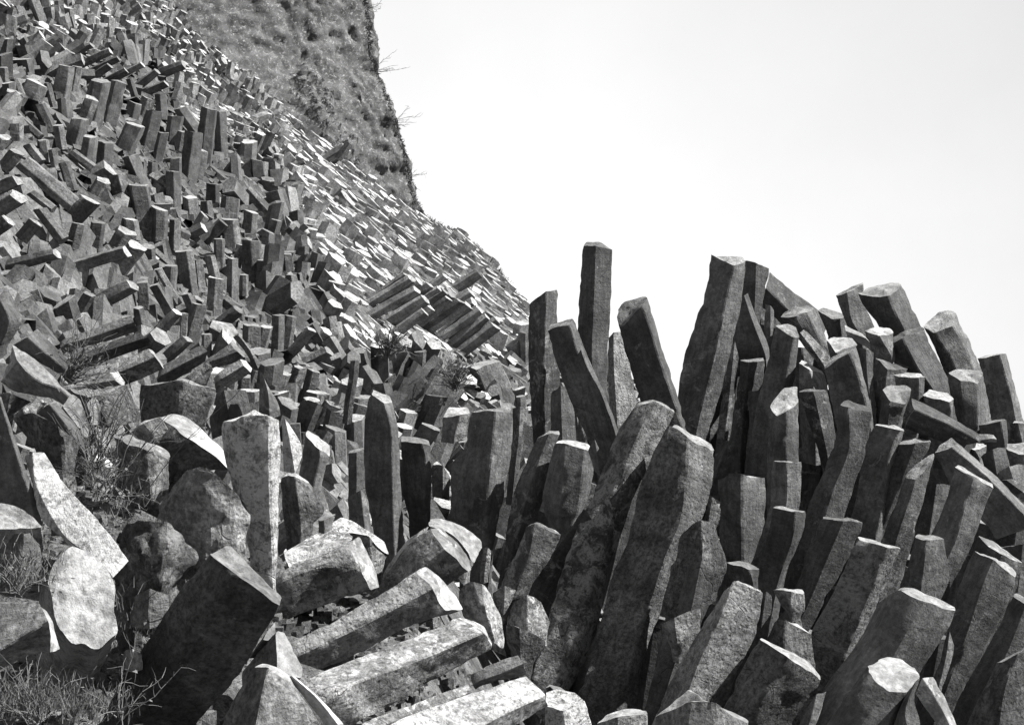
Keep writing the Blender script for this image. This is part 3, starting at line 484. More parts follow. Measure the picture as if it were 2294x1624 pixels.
K('D','ribbed boulder with a bright bar across its top, left of centre',5.65,[[(745,1300),(850,1360),(1000,1405),(1135,1468)],[(790,1450),(880,1480),(1010,1500),(1140,1560)],[(800,1640),(880,1650),(1020,1650),(1145,1640)]],cap=[(1130,1422),(1000,1360),(860,1292)],mat='g',name='boulder',cat='boulder',capmat='p',rough=1.5,cb=.25)
P('D','pale kite shaped rock face leaning above the bramble on the left',6.2,[(412,1100),(450,1050),(485,1015),(540,1055),(575,1150),(622,1288),(578,1322),(500,1210)],(.45,-.75,.5),mat='p',thick=.4,name='broken_rock')
P('D','smaller grey face just right of the pale kite shaped one',6.3,[(580,1085),(640,1035),(680,1110),(660,1230),(620,1230)],(.4,-.8,.45),mat='q',thick=.3,name='broken_rock')
K('D','smooth round shouldered dark boulder at the left',5.6,[[(80,1190),(230,1165),(420,1260),(572,1372)],[(170,1330),(300,1300),(430,1370),(530,1420)],[(250,1560),(340,1560),(440,1560),(520,1600)],[(300,1800),(400,1800),(480,1800),(560,1780)]],mat='m',name='boulder',cat='boulder',rough=.8)
K('D','dark slab between the round shouldered boulder and the pale kite face',6.0,[[(240,1155),(330,1090),(400,1100)],[(360,1230),(440,1230),(500,1210)],[(480,1390),(550,1410),(588,1350)]],mat='d')
K('D','grainy light patch of rock at the left, behind the round shouldered boulder',6.1,[[(75,1170),(150,1120),(240,1065)],[(110,1230),(180,1200),(250,1160)]],mat='l',name='broken_rock',cap=[(330,1090),(250,1050)],capmat='l')
K('D','dark column end filling the left corner above the bright edged slab',6.4,[[(-100,1050),(60,1020),(220,1060)],[(-100,1130),(40,1150),(110,1160)]],mat='m',name='boulder',cat='boulder')
K('D','column sliding down right with a white upper face, left edge of the picture',6.5,[[(78,685),(120,800),(0,960)],[(180,745),(180,880),(100,1010)],[(300,840),(290,950),(240,1040)],[(428,968),(405,985),(395,1085)]],mat='q',dd=-.1,b=.6)
K('D','dark wedge of rock right above the column with the white upper face',7.3,[[(85,690),(180,640),(262,590)],[(200,780),(320,760),(360,690)],[(410,900),(460,880),(485,820)]],mat='d')
K('D','dark smooth slab standing at the left picture edge half way up',7.6,[[(-100,400),(0,385),(75,392)],[(-100,530),(60,530),(152,530)],[(-100,760),(-20,750),(60,690)]],mat='d')
K('D','wide dark plate behind the arched boulder, shadowed by its own overhang',7.4,[[(925,962),(1080,935),(1210,920),(1472,990)],[(925,1080),(1080,1080),(1220,1060),(1430,1100)],[(925,1215),(1080,1220),(1200,1230),(1390,1220)]],mat='m',b=.2,rough=.7,cap=[(1450,970),(1340,930),(1240,905)])
K('D','column behind the upright speckled one with a lit slanted end strip',8.0,[[(2045,1300),(2150,1400),(2212,1440)],[(2020,1480),(2135,1520),(2185,1540)],[(1985,1660),(2100,1680),(2160,1700)]],cap=[(2216,1375),(2135,1295),(2070,1262)],mat='d',capmat='p')
K('D','thin bright splinters leaning right of the upright speckled column',6.6,[[(1890,1200),(1915,1185),(1945,1225)],[(1900,1360),(1950,1360),(2020,1350)],[(1905,1520),(1980,1540),(2030,1420)]],mat='l',name='rock_splinter')
K('D','dark column with a curved light rim standing left of the speckled one',7.8,[[(1745,870),(1765,880),(1790,960)],[(1740,1000),(1800,1010),(1860,1060)],[(1740,1150),(1810,1160),(1885,1130)]],mat='d')
K('D','dark crossing slab below the overhanging plate, left of the speckled column',7.9,[[(1400,1190),(1500,1010),(1660,1000)],[(1400,1220),(1530,1160),(1690,1100)]],mat='k',name='broken_rock')

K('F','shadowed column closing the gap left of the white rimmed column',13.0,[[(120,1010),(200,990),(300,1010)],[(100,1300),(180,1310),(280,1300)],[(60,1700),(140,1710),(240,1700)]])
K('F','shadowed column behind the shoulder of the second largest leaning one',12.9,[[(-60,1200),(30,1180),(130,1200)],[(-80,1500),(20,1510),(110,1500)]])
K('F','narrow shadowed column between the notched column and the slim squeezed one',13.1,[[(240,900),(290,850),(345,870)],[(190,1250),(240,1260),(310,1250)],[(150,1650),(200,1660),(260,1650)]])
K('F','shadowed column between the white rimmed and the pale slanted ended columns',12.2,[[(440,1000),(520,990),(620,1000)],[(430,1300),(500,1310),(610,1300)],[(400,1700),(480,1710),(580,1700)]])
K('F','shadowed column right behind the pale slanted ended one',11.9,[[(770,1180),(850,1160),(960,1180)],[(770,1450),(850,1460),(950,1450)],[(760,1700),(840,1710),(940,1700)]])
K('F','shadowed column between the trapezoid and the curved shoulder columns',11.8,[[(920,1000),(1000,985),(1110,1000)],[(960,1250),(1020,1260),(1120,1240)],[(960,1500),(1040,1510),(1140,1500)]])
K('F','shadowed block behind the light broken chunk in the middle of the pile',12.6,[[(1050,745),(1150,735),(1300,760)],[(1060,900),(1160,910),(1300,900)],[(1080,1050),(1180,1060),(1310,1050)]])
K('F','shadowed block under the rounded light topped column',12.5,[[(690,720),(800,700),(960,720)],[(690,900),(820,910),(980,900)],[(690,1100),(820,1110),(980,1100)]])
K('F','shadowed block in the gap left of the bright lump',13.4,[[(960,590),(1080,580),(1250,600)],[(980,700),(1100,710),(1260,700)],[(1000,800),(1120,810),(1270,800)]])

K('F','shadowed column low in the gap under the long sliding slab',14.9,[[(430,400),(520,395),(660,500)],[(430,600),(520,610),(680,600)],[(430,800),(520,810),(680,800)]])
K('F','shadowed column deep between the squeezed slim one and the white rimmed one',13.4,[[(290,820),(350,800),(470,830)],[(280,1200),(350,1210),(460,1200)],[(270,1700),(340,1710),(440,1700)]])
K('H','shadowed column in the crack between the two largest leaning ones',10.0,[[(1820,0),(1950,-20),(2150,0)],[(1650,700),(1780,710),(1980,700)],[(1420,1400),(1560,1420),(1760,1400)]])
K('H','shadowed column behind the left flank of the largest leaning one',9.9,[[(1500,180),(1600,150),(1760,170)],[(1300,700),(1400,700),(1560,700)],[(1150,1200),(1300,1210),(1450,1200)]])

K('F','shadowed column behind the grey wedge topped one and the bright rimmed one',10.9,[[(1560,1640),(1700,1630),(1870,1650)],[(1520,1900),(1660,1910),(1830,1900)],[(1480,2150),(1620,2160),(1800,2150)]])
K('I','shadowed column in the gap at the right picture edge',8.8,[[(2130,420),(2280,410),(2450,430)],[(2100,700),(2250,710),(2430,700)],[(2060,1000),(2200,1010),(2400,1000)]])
K('G','rough light stone half sunk in the earth beside the crumbling rock',4.7,[[(780,1010),(860,960),(960,1010)],[(790,1080),(870,1100),(970,1070)]],mat='m',rough=3,name='boulder',cat='boulder',px=3)
K('G','angular mossy stone under the huge spotted column',4.6,[[(900,760),(1010,700),(1130,760)],[(880,880),(1000,900),(1140,850)]],mat='g',rough=3,name='boulder',cat='boulder',px=3)
K('G','small rough stone above the weeds beside the pale oval face',4.5,[[(820,1130),(890,1100),(960,1150)],[(820,1200),(890,1220),(960,1200)]],mat='g',rough=2,name='boulder',cat='boulder',px=3)
# ------------------------------------------------------------------ columns of the slope, seen smaller
SEGS = []
def S(reg, label, x1, y1, x2, y2, wpx, mat='k', dep=None, lit=None, group=None, name='basalt_column', tiltd=0.0, px=6.0):
    """prism from its exposed end (x1,y1) to its buried end (x2,y2), wpx across"""
    ox, oy = REG[reg]
    if dep is None: SEGS.append((x1+ox, y1+oy, x2+ox, y2+oy, wpx))
    if dep is None:
        dep = hit_hill((x1+x2)/2+ox, (y1+y2)/2+oy) or 60
        dep = dep*.95-.6
    top = unp(x1+ox, y1+oy, dep); bot = unp(x2+ox, y2+oy, dep*(1+tiltd))
    ax = top-bot; L = np.linalg.norm(ax); ax /= L
    W = wpx*dep/F; bot = bot-ax*W*.6
    e1 = np.cross(ax, np.array([.1, 1, .05])); e1 /= np.linalg.norm(e1); e2 = np.cross(ax, e1)
    n = random.choice([5, 6, 6, 5, 4]); a0 = random.uniform(0, 6.28)
    cn = ax+.65*np.array([.25, -.45, .55])+rng.normal(0, .12, 3); cn /= np.linalg.norm(cn)
    r0 = []; r1 = []; r2 = []
    for k in range(n):
        a = a0+6.283*k/n+random.uniform(-.22, .22); r = W*.5*random.uniform(.92, 1.14)
        off = (e1*math.cos(a)+e2*math.sin(a))*r
        s = -np.dot(off, cn)/max(np.dot(ax, cn), .35); s = max(-.7*W, min(.7*W, s))
        r0.append(top+off+ax*s); r1.append((top+bot)/2+off*random.uniform(.97, 1.06)); r2.append(bot+off*1.03)
    return finish(name, [r0, r1, r2], W, px*6.72*dep/F, mat, label, 'rock column' if name == 'basalt_column' else 'rock', group, 1.1, 1.2, .8)

def rows(reg, where, txt, group, **kw):
    L = [tuple(float(v) for v in r.split(',')) for r in txt.split()]
    if reg == 'E':                               # the bank is several columns deep
        for i in range(15):
            t_ = (i+.5)/15; L.append((470+590*t_+random.uniform(-60, 40), 215+320*t_, 60+640*t_+random.uniform(-40, 60), 470+360*t_, 55))
    if where == 'in the dark slope group': L = [r[:4]+(r[4]*1.28,) for r in L]
    L.sort(key=lambda r: r[0])
    cnt = {}
    def kind(r):  # posture in words
        dx, dy = r[0]-r[2], r[1]-r[3]
        a = math.degrees(math.atan2(-dy, dx)); ln = math.hypot(dx, dy)/r[4]
        p = 'upright' if 72 < a < 108 else ('right leaning' if 40 < a <= 72 else ('left leaning' if 108 <= a < 140 else ('fallen, pointing right' if abs(a) <= 40 else 'fallen, pointing left')))
        return ('long ' if ln > 2.6 else 'short ')+p
    tot = {}
    for r in L: tot[kind(r)] = tot.get(kind(r), 0)+1
    ordn = 'first second third fourth fifth sixth seventh eighth ninth tenth eleventh twelfth thirteenth fourteenth fifteenth sixteenth seventeenth eighteenth nineteenth twentieth'.split()
    ordn += ['twenty-'+o for o in ordn[:9]]+['thirtieth']+['thirty-'+o for o in ordn[:9]]
    for r in L:
        if reg == 'E': r = r[:4]+(r[4]*1.25,)
        k = kind(r); cnt[k] = cnt.get(k, 0)+1
        a, _, b = k.partition(','); pre = 'only' if tot[k] == 1 else (ordn[cnt[k]-1]+' from left of')
        lab = f"{pre} {a} column{'s' if tot[k] > 1 else ''}{b} {where}".replace(', pointing', ' pointing')
        S(reg, lab, *r, group=group, **kw)

# big foot of the slope, left of the picture centre
rows('D', 'on the lower slope',
 '920,30,790,190,140 380,80,100,150,85 850,60,430,190,110 890,290,590,440,110 960,270,965,400,95 1060,180,1180,390,60 1035,290,1120,440,85 '
 '1240,60,1270,300,125 1410,90,1450,250,75 1450,240,1435,480,115 1475,-20,1480,150,80 1565,110,1560,380,85 1690,-10,1700,330,135 1640,220,1640,330,60 '
 '1350,420,1280,660,115 1190,470,1030,630,80 1600,450,1480,550,95 1260,650,1110,790,90 1390,620,1390,740,75 1690,560,1680,790,150 '
 '1790,570,1745,720,90 1870,490,1860,780,90 1955,500,1910,800,75 2095,590,1870,840,80 2200,600,2080,690,105 2210,730,2090,790,85 1870,270,1985,440,55 '
 '1930,80,1940,160,70 1830,1000,1860,1160,80 1900,880,1840,1010,120 2010,840,1960,980,110 2110,860,2060,1060,95 2100,1060,2060,1260,120 2240,1090,2110,1270,120 '
 '1250,350,1290,450,75 1150,160,1140,330,90 1330,120,1350,300,70 1620,20,1600,130,70 1760,120,1750,330,80 1240,480,1230,600,60 1550,590,1560,700,90 1500,380,1560,430,90 '
 '930,440,960,560,80 600,350,560,420,90 1960,220,1985,430,75 1560,880,1540,1040,110 1650,900,1640,1080,90 1740,720,1780,860,110 1990,1090,1960,1230,90',
 'columns heaped on the lower left slope')
K('D','fallen column highest of the four stacked at left, lit along its upper edge',13.0,[[(880,490),(900,540),(935,602)],[(600,592),(615,640),(650,690)],[(430,650),(440,690),(460,740)]],mat='k',b=.5,px=5)
K('D','fallen column second from the top of the four stacked at left',12.6,[[(925,605),(990,640),(1022,690)],[(620,720),(640,760),(700,810)],[(430,800),(440,850),(470,910)]],mat='k',b=.5,px=5)
K('D','fallen column third from the top of the four stacked at left, broad light upper face',12.2,[[(1000,715),(1040,775),(1100,855)],[(760,800),(790,880),(840,965)],[(500,890),(520,940),(640,1000)]],mat='g',b=.6,px=5,cap=[(1098,840),(1030,735)],capmat='p')
K('D','fallen column lowest of the four stacked at left with a white chipped end',11.8,[[(738,875),(772,930),(830,972)],[(580,925),(600,960),(690,1020)],[(430,965),(440,995),(550,1070)]],mat='k',b=.5,px=5,cap=[(845,945),(800,870)],capmat='p')
K('D','fallen column with a thin bright edge right of the four stacked ones',13.5,[[(1352,688),(1395,735),(1385,800)],[(1220,760),(1230,820),(1260,880)],[(1095,830),(1080,900),(1110,975)]],mat='k',b=.5,px=5)
K('D','grey fallen column upper of the pair ending in a bright strip',14.0,[[(1540,682),(1600,735),(1645,790)],[(1470,730),(1490,780),(1530,830)],[(1405,775),(1405,810),(1430,850)]],mat='g',b=.5,px=5,cap=[(1650,745),(1560,655)],capmat='p')
K('D','grey fallen column lower of the pair ending in a bright strip',13.8,[[(1612,790),(1640,830),(1690,885)],[(1540,830),(1560,880),(1590,940)],[(1465,880),(1475,930),(1480,990)]],mat='g',b=.5,px=5,cap=[(1700,850),(1650,800)],capmat='p')
K('D','thin light stone slab standing on edge above the pair with bright strips',14.4,[[(1560,640),(1600,622),(1625,640)],[(1640,730),(1680,730),(1700,740)],[(1700,830),(1725,830),(1742,800)]],mat='g',px=5,name='rock_splinter')
K('D','short light fallen column in front of the lower strip ended pair',13.6,[[(1400,800),(1425,830),(1432,862)],[(1320,860),(1350,890),(1390,930)],[(1240,905),(1300,930),(1380,960)]],mat='g',px=5)
K('D','shadowed stepped face under the four stacked fallen columns',11.5,[[(430,985),(600,1060),(870,960)],[(520,1080),(650,1110),(900,1060)]],mat='m',name='boulder',cat='boulder',px=5)
# the dark group high on the slope
rows('A', 'in the dark slope group',
 '440,440,405,660,90 515,445,480,650,60 680,540,600,900,115 800,545,690,970,105 870,530,915,680,45 905,690,870,850,90 915,835,830,1020,110 '
 '1040,745,960,1070,90 1000,660,960,760,80 1080,630,1090,760,65 1180,780,1160,960,90 1210,720,1310,860,80 1100,890,1060,1090,80 1300,885,1245,1310,100 '
 '1405,725,1340,1320,95 1475,745,1495,1190,75 1430,760,1430,1000,60 545,795,490,1010,100 605,915,580,1110,90 715,955,700,1150,100 430,670,450,900,80 '
 '875,1045,955,1230,90 955,1085,950,1200,55 1025,1085,1020,1200,55 1185,1065,1180,1250,80 1160,1150,1165,1440,80 790,1170,860,1440,95 930,1240,990,1600,110 '
 '1000,1180,1120,1260,95 620,660,570,800,80 740,1130,640,1180,100 1230,880,1200,1050,60 1360,1010,1310,1220,70',
 'dark columns grouped high on the slope', mat='d')
rows('A', 'on the upper slope',
 '260,560,170,730,170 320,560,385,800,50 230,530,220,640,80 100,530,145,650,60 40,710,250,900,55 105,835,105,930,110 150,1090,450,1340,115 '
 '120,1210,-60,1290,110 130,1320,-80,1450,130 270,1400,400,1570,90 210,1290,330,1380,70 530,1500,500,1620,90 660,1490,640,1640,110 700,1210,640,1310,110 '
 '610,1340,480,1470,150 850,1550,790,1650,140 870,1470,880,1560,100 1070,1400,1065,1640,120 1175,1470,1170,1640,75 1280,1325,1290,1430,110 1385,1350,1400,1490,90 '
 '1430,1235,1430,1330,90 1550,1320,1540,1420,125 1690,1420,1680,1520,100 1540,1470,1555,1620,130 1650,1270,1800,1440,85 1600,1080,1520,1180,80 '
 '290,940,300,1040,90 180,970,250,1060,70 120,1020,60,1090,100 390,840,410,960,85 330,1130,350,1260,90 430,1090,480,1240,80 480,1020,600,1110,60 '
 '240,1490,180,1560,100 60,1480,-60,1560,110 350,1000,370,1110,70 30,920,-20,1000,90 260,700,330,850,90 20,450,30,640,70 60,100,40,260,110 120,40,160,140,70',
 'columns scattered on the upper left slope')
rows('A', 'near the top left',
 '740,340,430,480,60 800,390,520,520,50 740,440,490,600,55 850,470,520,640,50 960,430,720,550,50 1235,430,890,560,80 1120,560,980,620,60 1420,500,1540,610,80 1060,480,900,600,60 620,300,400,390,60',
 'tilted columns near the top left')
rows('A', 'on the cliff foot ledge',
 '2330,990,2130,1100,70 2050,1090,1830,1165,30 2294,1040,2200,1110,50 2350,960,2290,1040,60', 'columns on the ledge under the cliff')
M['h2'] = rock_mat('basalt_slope_side', .06, .11, .35, 6.5, 0, .2, .15, .8, .2, grain=.4)
CAPM['h2'] = 'h'
# the bundle of parallel columns in front of the bright slope
rows('E', 'in the parallel bundle',
 '460,245,60,490,50 505,320,110,545,60 565,385,240,585,72 600,440,380,600,60 740,345,600,430,85 880,340,640,500,80 890,400,490,640,70 930,455,570,685,65 '
 '960,510,650,700,62 1040,565,680,840,72 925,215,750,325,70 1060,520,900,640,60 700,230,560,330,50 560,470,330,640,60 760,420,560,560,60',
 'parallel columns in the bundle below the bright slope', mat='h2')
for (x1,y1,x2,y2,wp,lab) in [(590,340,600,620,40,'thin pale splinter lying down across the parallel bundle'),(830,840,800,980,50,'small upright stub with a white top right under the parallel bundle'),
   (640,800,700,920,70,'dark stub at the left foot of the parallel bundle')]:
    S('E', lab, x1,y1,x2,y2,wp, name='rock_splinter')
S('E','dark dome of rock under the right end of the parallel bundle',960,820,1060,1100,240,name='boulder')
# ------------------------------------------------------------------ shadowed fillers behind the standing columns
sky_line = [(1180,1000),(1500,1150),(2294,1000),(2500,800),(2900,700),(3300,700),(3700,800),(4100,800),(4588,1000)]
nfil = 0
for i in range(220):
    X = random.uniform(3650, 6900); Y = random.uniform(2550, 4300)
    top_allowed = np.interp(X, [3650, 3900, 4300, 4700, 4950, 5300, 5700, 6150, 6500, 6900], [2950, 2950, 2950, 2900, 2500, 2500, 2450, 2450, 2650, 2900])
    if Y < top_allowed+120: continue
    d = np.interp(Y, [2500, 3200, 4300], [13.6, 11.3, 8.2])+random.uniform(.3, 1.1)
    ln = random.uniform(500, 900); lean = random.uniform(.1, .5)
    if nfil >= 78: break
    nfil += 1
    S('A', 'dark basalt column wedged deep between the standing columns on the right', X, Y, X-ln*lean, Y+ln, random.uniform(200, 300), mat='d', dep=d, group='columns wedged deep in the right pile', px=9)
for i in range(16):
    X = random.uniform(60, 2100); Y = random.uniform(2900, 4100)
    Yt = np.interp(X, [0, 700, 1500, 2000, 2500, 3000, 3600], [2950, 2950, 2900, 3150, 3350, 3350, 3350])
    if Y < Yt: continue
    d = np.interp(Y, [2900, 3400, 4300], [8.6, 7.8, 5.6])+.4
    S('A', 'half buried dark rock in the gaps of the foreground blocks', X, Y, X-random.uniform(50, 300), Y+random.uniform(250, 450), random.uniform(150, 240), mat='m', dep=d, group='half buried rocks between the foreground blocks', name='boulder', px=8)

# ------------------------------------------------------------------ ground sheet
def ground():
    ys = np.concatenate([np.linspace(-12, 2, 15), np.linspace(2.2, 16, 110), np.geomspace(16.3, 125, 190), np.geomspace(130, 900, 25)])
    t = np.linspace(-1, 1, 301); verts = []
    for y in ys:
        half = 14+.62*max(y, 0)+(y > 120)*y*1.0
        x = np.sign(t)*np.abs(t)**1.15*half
        z = terr_z(x, np.full_like(x, y))
        z = z+fbm(np.stack([x*2.3, x*0+y*2.3, x*0], -1), 3, 60)*.05*min(1, 8/max(y, 1)+.4)
        verts.append(np.stack([x, x*0+y, z], -1))
    V = np.array(verts); a, b = V.shape[:2]
    i = np.arange(a-1)[:, None]*b+np.arange(b-1)[None]
    f = np.stack([i, i+1, i+b+1, i+b], -1).reshape(-1, 4)
    me = make_mesh('ground', V.reshape(-1, 3), f.tolist(), [rock_mat('earth_and_grit', .018, .06, 2.2, 6.5, 0, .3, .1, 1.0, .8, grain=.7)], None, 60)
    tag(link('ground', me), kind='structure')
ground()

# ------------------------------------------------------------------ the slope: countless small column ends (one mass)
def scree():
    Vs, Fs, base = [], [], 0
    MI = []
    y = 13.0; rows_ = []; odd = 0
    while y < 121:
        sp = .31+.0031*y
        half_l = .46*y+1.5; half_r = min(.20*y, 6+.02*y)
        x = -half_l+odd*sp*.5
        while x < half_r:
            rows_.append((x+random.uniform(-.2, .2)*sp, y+random.uniform(-.2, .2)*sp, sp)); x += sp
        y += sp*.87; odd = 1-odd
    A = np.array(rows_)
    yc = np.minimum(92-1.5*(A[:, 0]-1.2), 106)
    A = A[A[:, 1] < yc+2.5]
    z = hill_z(A[:, 0], A[:, 1]); keep = z > mound_z(A[:, 0], A[:, 1])-.4
    A, z = A[keep], z[keep]
    n = len(A); print('scree prisms', n)
    q = np.stack([A[:, 0]*.16, A[:, 1]*.11, z*0], -1)
    # projected picture position decides how ordered the columns stand
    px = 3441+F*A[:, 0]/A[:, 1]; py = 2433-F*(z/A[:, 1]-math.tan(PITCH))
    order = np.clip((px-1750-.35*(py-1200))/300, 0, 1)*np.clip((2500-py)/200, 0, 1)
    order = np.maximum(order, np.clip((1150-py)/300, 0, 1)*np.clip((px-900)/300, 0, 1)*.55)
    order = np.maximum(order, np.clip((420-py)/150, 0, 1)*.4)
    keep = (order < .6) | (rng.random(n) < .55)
    A, z, q, px, py, order = A[keep], z[keep], q[keep], px[keep], py[keep], order[keep]; n = len(A)
    # the loose part is made of bundles: neighbours that broke away together share one direction
    ns = 420; sxy = np.stack([rng.uniform(-46, 6, ns), 13+100*rng.random(ns)**1.25], -1)
    own = np.argmin(((A[:, None, 0]-sxy[None, :, 0])**2+.45*(A[:, None, 1]-sxy[None, :, 1])**2), 1)
    bd = np.array([.22, -.06, 1.0])+rng.normal(0, 1, (ns, 3))*np.array([.55, .35, .2]); bd /= np.linalg.norm(bd, axis=1, keepdims=True)
    bp_ = rng.random(ns); bs = rng.uniform(.7, 1.3, ns)
    o1 = order[:, None]
    ax = np.array([.60, -.10, .79])*o1+bd[own]*(1-o1)
    ax = ax+rng.normal(0, 1, (n, 3))*(.17-.09*o1)
    rnd = (rng.random(n) < .13*(1-order)); rv = rng.normal(0, 1, (n, 3)); rv[:, 2] = np.abs(rv[:, 2])*.5+.15; ax[rnd] = rv[rnd]
    ax /= np.linalg.norm(ax, axis=1, keepdims=True); flip = ax[:, 2] < .05; ax[flip, 2] = .3
    prot = (.02+.3*(rng.random(n) < .16)*order+(.5+1.9*bp_[own])*(1-order))*(rng.random(n)**1.5)+(1-order)*bp_[own]*.6+(.3-.2*order)*np.clip(fbm(q*2.5, 3, 80), 0, 1)+.10*order
    prot = np.minimum(prot, 1.9)*np.clip(A[:, 1]/32, .7, 1)
    size = A[:, 2]*(rng.random(n)*.25+.85+.25*order)*(1.12*bs[own]*(1-order)+order)*np.where((px < 2050) & (py < 1000) & (order > .1), .8, 1.)*np.where(order > .6, 1.38, 1.)
    size = np.where(A[:, 1] < 26, np.minimum(size, A[:, 2]*1.1), size)
    shadowed = np.zeros(n, dtype=bool)  # prisms beside a traced column: shade painted in by darker rock materials
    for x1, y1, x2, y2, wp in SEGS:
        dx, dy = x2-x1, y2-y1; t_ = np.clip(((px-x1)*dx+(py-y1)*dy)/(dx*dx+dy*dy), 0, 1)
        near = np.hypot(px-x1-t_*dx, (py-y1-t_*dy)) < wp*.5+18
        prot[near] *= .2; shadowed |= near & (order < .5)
    c = np.stack([A[:, 0], A[:, 1], z], -1)
    for i in range(n):
        a = ax[i]; e1 = np.cross(a, (.13, .97, .2)); e1 /= np.linalg.norm(e1); e2 = np.cross(a, e1)
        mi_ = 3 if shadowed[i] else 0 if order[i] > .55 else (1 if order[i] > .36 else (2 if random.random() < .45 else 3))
        k = 6 if random.random() < .55 else 5; an = random.uniform(0, 6.28)+np.arange(k)*6.2832/k+np.random.uniform(-.2, .2, k)
        r = size[i]*.56*np.random.uniform(.85, 1.15, k)
        off = (np.cos(an)*r)[:, None]*e1+(np.sin(an)*r)[:, None]*e2
        tl = np.random.normal(0, .24-.17*order[i], 2)
        hgt = prot[i]*size[i]*1.6+(np.cos(an)*tl[0]+np.sin(an)*tl[1])*r
        top = c[i]+off*.94+a*hgt[:, None]; bot = c[i]+off-a*size[i]*1.1
        Vs.append(top); Vs.append(bot)
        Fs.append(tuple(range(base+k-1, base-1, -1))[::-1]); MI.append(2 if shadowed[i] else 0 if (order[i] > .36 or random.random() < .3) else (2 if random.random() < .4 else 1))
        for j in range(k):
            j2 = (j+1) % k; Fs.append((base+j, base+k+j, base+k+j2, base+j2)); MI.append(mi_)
        base += 2*k
    me = make_mesh('scree', np.concatenate(Vs), Fs, [M['h'], M['h2'], M['k'], M['k2']], MI)
    tag(link('small_column_ends', me), 'countless small broken basalt column ends covering the steep slope', 'scree', kind='stuff')
scree()

# loose grit and small stones between the foreground blocks (one mass)
def grit():
    Vs, Fs, base = [], [], 0
    for i in range(8000):
        y = random.uniform(3.0, 9.5) if i % 4 else random.uniform(2.6, 5); x = random.uniform(-.5*y, -.22*y)
        if i % 2: x = random.uniform(-.38, -.24)*y
        if i % 5 == 0: y = random.uniform(4.5, 8); x = random.uniform(-.22, -.0)*y
        zt = float(mound_z(x, y)); r = random.uniform(.008, .03)*(.6+y*.09)
        c = np.array([x, y, zt+r*.3]); k = 7
        d = np.random.normal(0, 1, (k, 3)); d /= np.linalg.norm(d, axis=1, keepdims=True)
        P8 = np.array([(sx, sy, sz) for sx in (-1, 1) for sy in (-1, 1) for sz in (-1, 1)])*r*np.random.uniform(.45, 1.1, (8, 3))
        a = random.uniform(0, 6.28); R = np.array([[math.cos(a), -math.sin(a), 0], [math.sin(a), math.cos(a), .3], [0, -.3, 1]])
        Vs.append(P8@R.T+c)
        for f in ((0,1,3,2),(4,6,7,5),(0,4,5,1),(2,3,7,6),(0,2,6,4),(1,5,7,3)): Fs.append(tuple(base+v for v in f))
        base += 8
    me = make_mesh('grit', np.concatenate(Vs), Fs, [M['g'], M['m']], [random.choice((0, 1)) for _ in Fs])
    tag(link('loose_gravel', me), 'loose grit and pebbles lying between the foreground rocks', 'gravel', kind='stuff')
grit()

# ------------------------------------------------------------------ cliff behind
def cliff():
    nz, ns = 230, 330
    Yp = np.array([-900, -300, 0, 120, 390, 660, 990, 1300, 1480, 1700, 2400]); Xp = np.array([2380, 2420, 2462, 2480, 2500, 2612, 2715, 2775, 2860, 3000, 3300])
    D = 135.0
    zs = np.linspace(72, -12, nz)
    V = np.zeros((nz, ns, 3))
    for i, z in enumerate(zs):
        Y = 2433-F*(z/D-math.tan(PITCH)); X = np.interp(Y, Yp, Xp); xe = (X-3441)/F*D
        s = np.linspace(-1, 1, ns)                      # -1 = far behind the edge, 0 = edge, 1 = left end
        x = np.where(s < 0, xe-12*(1-np.cos(np.clip(-s, 0, 1)*math.pi/2)), xe-70*np.clip(s, 0, 1)**1.4)
        y = np.where(s < 0, D+26*np.clip(-s, 0, 1), D-48*np.clip(s, 0, 1)**1.5)
        x = x-.0; V[i] = np.stack([x, y+.10*(z-20), x*0+z], -1)
    q = V*np.array([.10, .10, .06])
    r1 = fbm(q, 5, 90, .55); r2 = np.abs(fbm(V*np.array([.35, .3, .22]), 4, 95, .6)); r3 = fbm(V*1.1, 3, 99, .6)
    V[..., 1] -= r1*.9+r2*.15+r3*.16+fbm(V*np.array([.25, .25, .09])+V[..., 2:3]*.05, 4, 93, .6)*.25+np.abs(fbm(V*2.3, 2, 91))*.12+np.abs(fbm(V*np.array([.7, .7, .45]), 4, 88, .6))*.28+fbm(V*np.array([1.6, 1.6, 1.1]), 3, 87, .6)*.12
    V[..., 0] += fbm(V*np.array([0, .1, .35]), 3, 97)*.3+r3*.28
    i = np.arange(nz-1)[:, None]*ns+np.arange(ns-1)[None]
    f = np.stack([i, i+1, i+ns+1, i+ns], -1).reshape(-1, 4)
    m = rock_mat('cliff_rock', .04, .075, .42, 6.5, .5, .5, .18, 1.0, .2, grain=.5)
    me = make_mesh('cliff', V.reshape(-1, 3), f.tolist(), [m], None, 70)
    tag(link('cliff', me), kind='structure')
    return V
CV = cliff()

